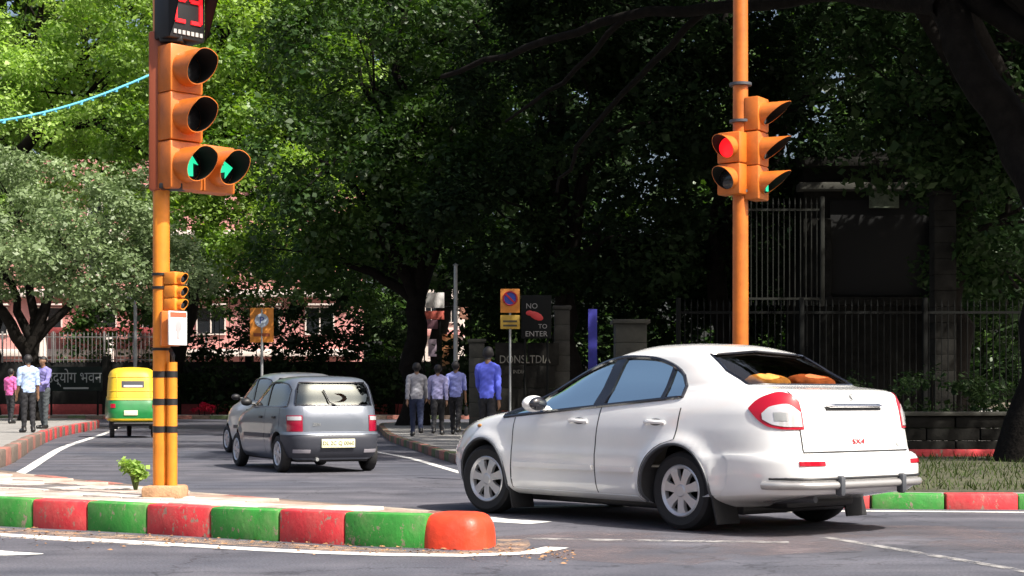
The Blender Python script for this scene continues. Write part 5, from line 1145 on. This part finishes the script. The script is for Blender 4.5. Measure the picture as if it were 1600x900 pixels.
def digit(ch, cx, w=.10, h=.36, th=.03):
    m = MB(); P = {'a': (0, h/2, 1), 'g': (0, 0, 1), 'd': (0, -h/2, 1), 'b': (w/2, h/4, 0), 'c': (w/2, -h/4, 0), 'f': (-w/2, h/4, 0), 'e': (-w/2, -h/4, 0)}
    for s_ in SEG[ch]:
        x, y, hor = P[s_]; m.box((cx+x, .03+y, -.012), (w if hor else th, th if hor else h/2, .012))
    return m
put(digit('2', -.075), 'timer_digit', GLOWR, tm); put(digit('9', .085), 'timer_digit', GLOWR, tm)
m = MB()
for i in range(7): m.box((-.13+i*.045, -.245, -.014), (.03, .035, .01))
put(m, 'timer_lettering', M('timer_grey', (.40, .40, .38), .6), tm)
# small repeater head and control box lower down
F2 = Vector((.86, -.5, 0)).normalized(); R2 = Vector((-F2.y, F2.x, 0))
for i, yy in enumerate((434, 455, 475)): aspect(t, facing(F2, Vector((.12, -.05, 0))+F2*.07+Vector((0, 0, zc(yy)))), LENSD, .14, .118, .13, .045, .06, mat=MYORANGE)
zb_ = zc(513); m = MB(); m.bbox((.10, -.10, zb_), (.17, .14, .30), .015, rz=.3); cb = m.build('control_box', MORANGE, t)
mt_ = facing(Vector((.75, -.66, 0)), (.175, -.175, zb_)); m = MB(); m.bbox((0, 0, 0), (.19, .29, .02), .006); m.v = [tuple(mt_@Vector(v)) for v in m.v]; wp = m.build('white_plate', MWHITE, cb)
m = MB(); m.ellipsoid((0, .02, .011), (.035, .06, .004), 12, 6); m.box((0, -.05, .012), (.03, .08, .004)); m.v = [tuple(mt_@Vector(v)) for v in m.v]; m.build('plate_symbol', M('plate_grey', (.42, .33, .34), .6), wp)
MB().box((0, 0, 0), (.17, .04, .01)); m = MB().box((0, .115, .011), (.17, .04, .005)); m.v = [tuple(mt_@Vector(v)) for v in m.v]; m.build('plate_header', M('plate_red', (.55, .10, .05), .6), wp)
for yy in (427, 448, 545): z = zc(yy); MB().lathe([(.074, -.012), (.082, -.01), (.082, .01), (.074, .012)], c=(0, 0, z), n=18).build('clamp', MBLACK, t)
MB().tube([(.09, -.07, zc(545)), (.12, -.09, zc(555)), (.11, -.06, zc(566))], .018, 6).build('cable', MBLACK, t)

# right-hand signal
D2 = 19.2; px = ax(1157, D2); t = thing('traffic_signal', 'orange pole with a lit red lamp and a side-facing signal behind the white car', 'traffic light', (px, D2, .13))
z2 = lambda yy: az(yy, D2)-.13
MB().tube([(0, 0, 0), (0, 0, z2(-60))], [.095, .085], 20).build('pole', MORANGE, t); MB().bbox((0, 0, .06), (.4, .4, .14), .02).build('concrete_foot', MCONC, t)
F = Vector((-.62, -.78, 0)).normalized()
for i, yy in enumerate((233, 282)): aspect(t, facing(F, Vector((-.13, -.10, z2(yy)))+F*.05), GLOWR if i == 0 else LENSD, .30, .36, .18, .125, .24, cut=True)
F = Vector((.84, -.54, 0)).normalized()
for i, yy in enumerate((180, 234, 287)): aspect(t, facing(F, Vector((.26, -.06, z2(yy)))), LENSD, .30, .395, .18, .125, .33, rotg(ARROW_UP, 0, 1.4) if i == 2 else None, GLOWG, cut=True)
for yy in (132, 190, 300): MB().lathe([(.10, -.02), (.13, -.015), (.13, .015), (.10, .02)], c=(0, 0, z2(yy)), n=18).build('clamp', MDGREY, t)
for yy in (190, 300): MB().bbox((.13, -.05, z2(yy)+.02), (.16, .05, .05), .01).build('bracket', MDGREY, t)

# ------------------------------------------------------------------ vehicles
HD = lambda deg: R(90+deg)
glass_mat('hatch_side_glass', (.40, .45, .45), .22, .02, (1, .95, .92)); glass_mat('hatch_rear_glass', (.42, .48, .48), .08, .01, (.9, 1, .97))
sed = make_sedan((2.05, 14.1, 0), HD(38.5))
sed.scale = (1.04, 1.03, 1.0)
mw = Matrix.Translation(sed.location)@Matrix.Rotation(HD(38.5), 4, 'Z')
OC = M('orange_cloth', (.46, .12, .03), .9, var=.5, vscale=9); YC = M('yellow_cloth', (.55, .25, .045), .9, var=.45, vscale=9)
cushion(mw@Vector((-.40, .27, 1.20)), (.26, .44, .15), YC, 'yellow-orange cushion behind the rear window of the white sedan, nearer the left side', HD(38.5)+.1)
cushion(mw@Vector((-.40, -.25, 1.20)), (.26, .46, .15), OC, 'rust-orange cushion behind the rear window of the white sedan, nearer the right side', HD(38.5)-.1)
GREYP = M('blue_grey_car_paint', (.15, .17, .205), .3, .35, coat=.7, var=.05, vscale=2); SILP = M('silver_car_paint', (.55, .58, .58), .3, .3, coat=.7)
make_hatch((-2.75, 24.5, 0), HD(24), 'grey_hatchback', 'blue-grey hatchback with a pale number plate driving away on the side road', GREYP, M('dark_bumper', (.035, .038, .05), .5))
make_hatch((-3.98, 31.2, 0), HD(26), 'silver_hatchback', 'pale silver hatchback mostly hidden ahead of the blue-grey hatchback', SILP, MDGREY, 1.17, False, False)
rx, ry = gp(213, 684); make_rickshaw((rx, ry-.3, 0), HD(16)); bpy.data.objects['auto_rickshaw'].scale = (1.1, 1.06, 1.1)

# ------------------------------------------------------------------ people
def cloth(n, c, v=.12): return M(n, c, .85, var=v, vscale=9, bump=.2, bscale=20)
BLK = cloth('black_trousers', (.014, .014, .017)); NVY = cloth('navy_trousers', (.02, .024, .05)); JEAN = cloth('dark_jeans', (.03, .04, .085))
def at(px, py, z): x, y = gp(px, py, z); return (x, y, z)
person(at(651, 682, .145), R(4), 1.80, 'person in a pale grey shirt and dark jeans, leftmost of the group walking away', cloth('grey_shirt', (.30, .30, .33)), JEAN, dict(lleg=(.30, .06), rleg=(-.32, .35), larm=(-.35, .15), rarm=(.35, .35), lean=.04), group='pedestrians')
person(at(684, 680, .145), R(0), 1.77, 'person in a lilac shirt and black trousers, second of the group walking away', cloth('lilac_shirt', (.34, .33, .56)), BLK, dict(lleg=(-.22, .3), rleg=(.22, .04), larm=(.28, .3), rarm=(-.25, .15), head=.35, lean=.03), group='pedestrians')
pb = person(at(712, 679, .145), R(-6), 1.86, 'person in a violet-blue shirt carrying a black bag, right of the lilac shirt', cloth('violet_shirt', (.24, .27, .60)), BLK, dict(lleg=(.20, .05), rleg=(-.24, .28), larm=(-.3, .5), rarm=(.12, .1), head=-.5, lean=.02), group='pedestrians', sleeve='short')
person((ax(762, 28.6), 28.6, .145), R(-12), 1.80, 'person in a bright blue shirt and dark trousers walking just left of the white car', cloth('blue_shirt', (.10, .13, .66)), BLK, dict(lleg=(.18, .03), rleg=(-.2, .25), larm=(.45, .7), rarm=(-.2, .2), lean=.03, head=.25), group='pedestrians').scale = (.9, .9, 1)
person(at(44, 676, .27), R(30), 1.80, 'person in a light blue shirt and black trousers standing on the left pavement', cloth('light_blue_shirt', (.36, .46, .66)), BLK, dict(lleg=(.04, .02), rleg=(-.06, .08), larm=(.05, .3), rarm=(-.05, .15)), group='pedestrians', sleeve='short')
person(at(68, 670, .27), R(150), 1.88, 'person in a violet shirt and grey trousers facing the light blue shirt', cloth('violet_grey_shirt', (.20, .18, .42)), cloth('grey_trousers', (.05, .06, .065)), dict(lleg=(.04, .02), rleg=(-.06, .08), larm=(.35, 1.1), rarm=(-.05, .15)), group='pedestrians')
person(at(17, 662, .27), R(-20), 1.72, 'person in a bright pink shirt standing further back at the left edge', cloth('pink_shirt', (.62, .12, .34)), BLK, dict(lleg=(.1, .02), rleg=(-.1, .1)), group='pedestrians', sleeve='short')
# bag in the hand of the third walker
bx, by = pb.location.x+.27, pb.location.y+.05; t = thing('handbag', 'small black bag held by the walker in the violet-blue shirt', 'bag', (bx, by, .62)); m = MB(); m.bbox((0, 0, .12), (.10, .30, .24), .035); m.build('bag_body', MBLACK, t); MB().tube([(0, -.09, .22), (0, -.05, .34), (0, .05, .34), (0, .09, .22)], .01, 6).build('bag_handle', MBLACK, t)
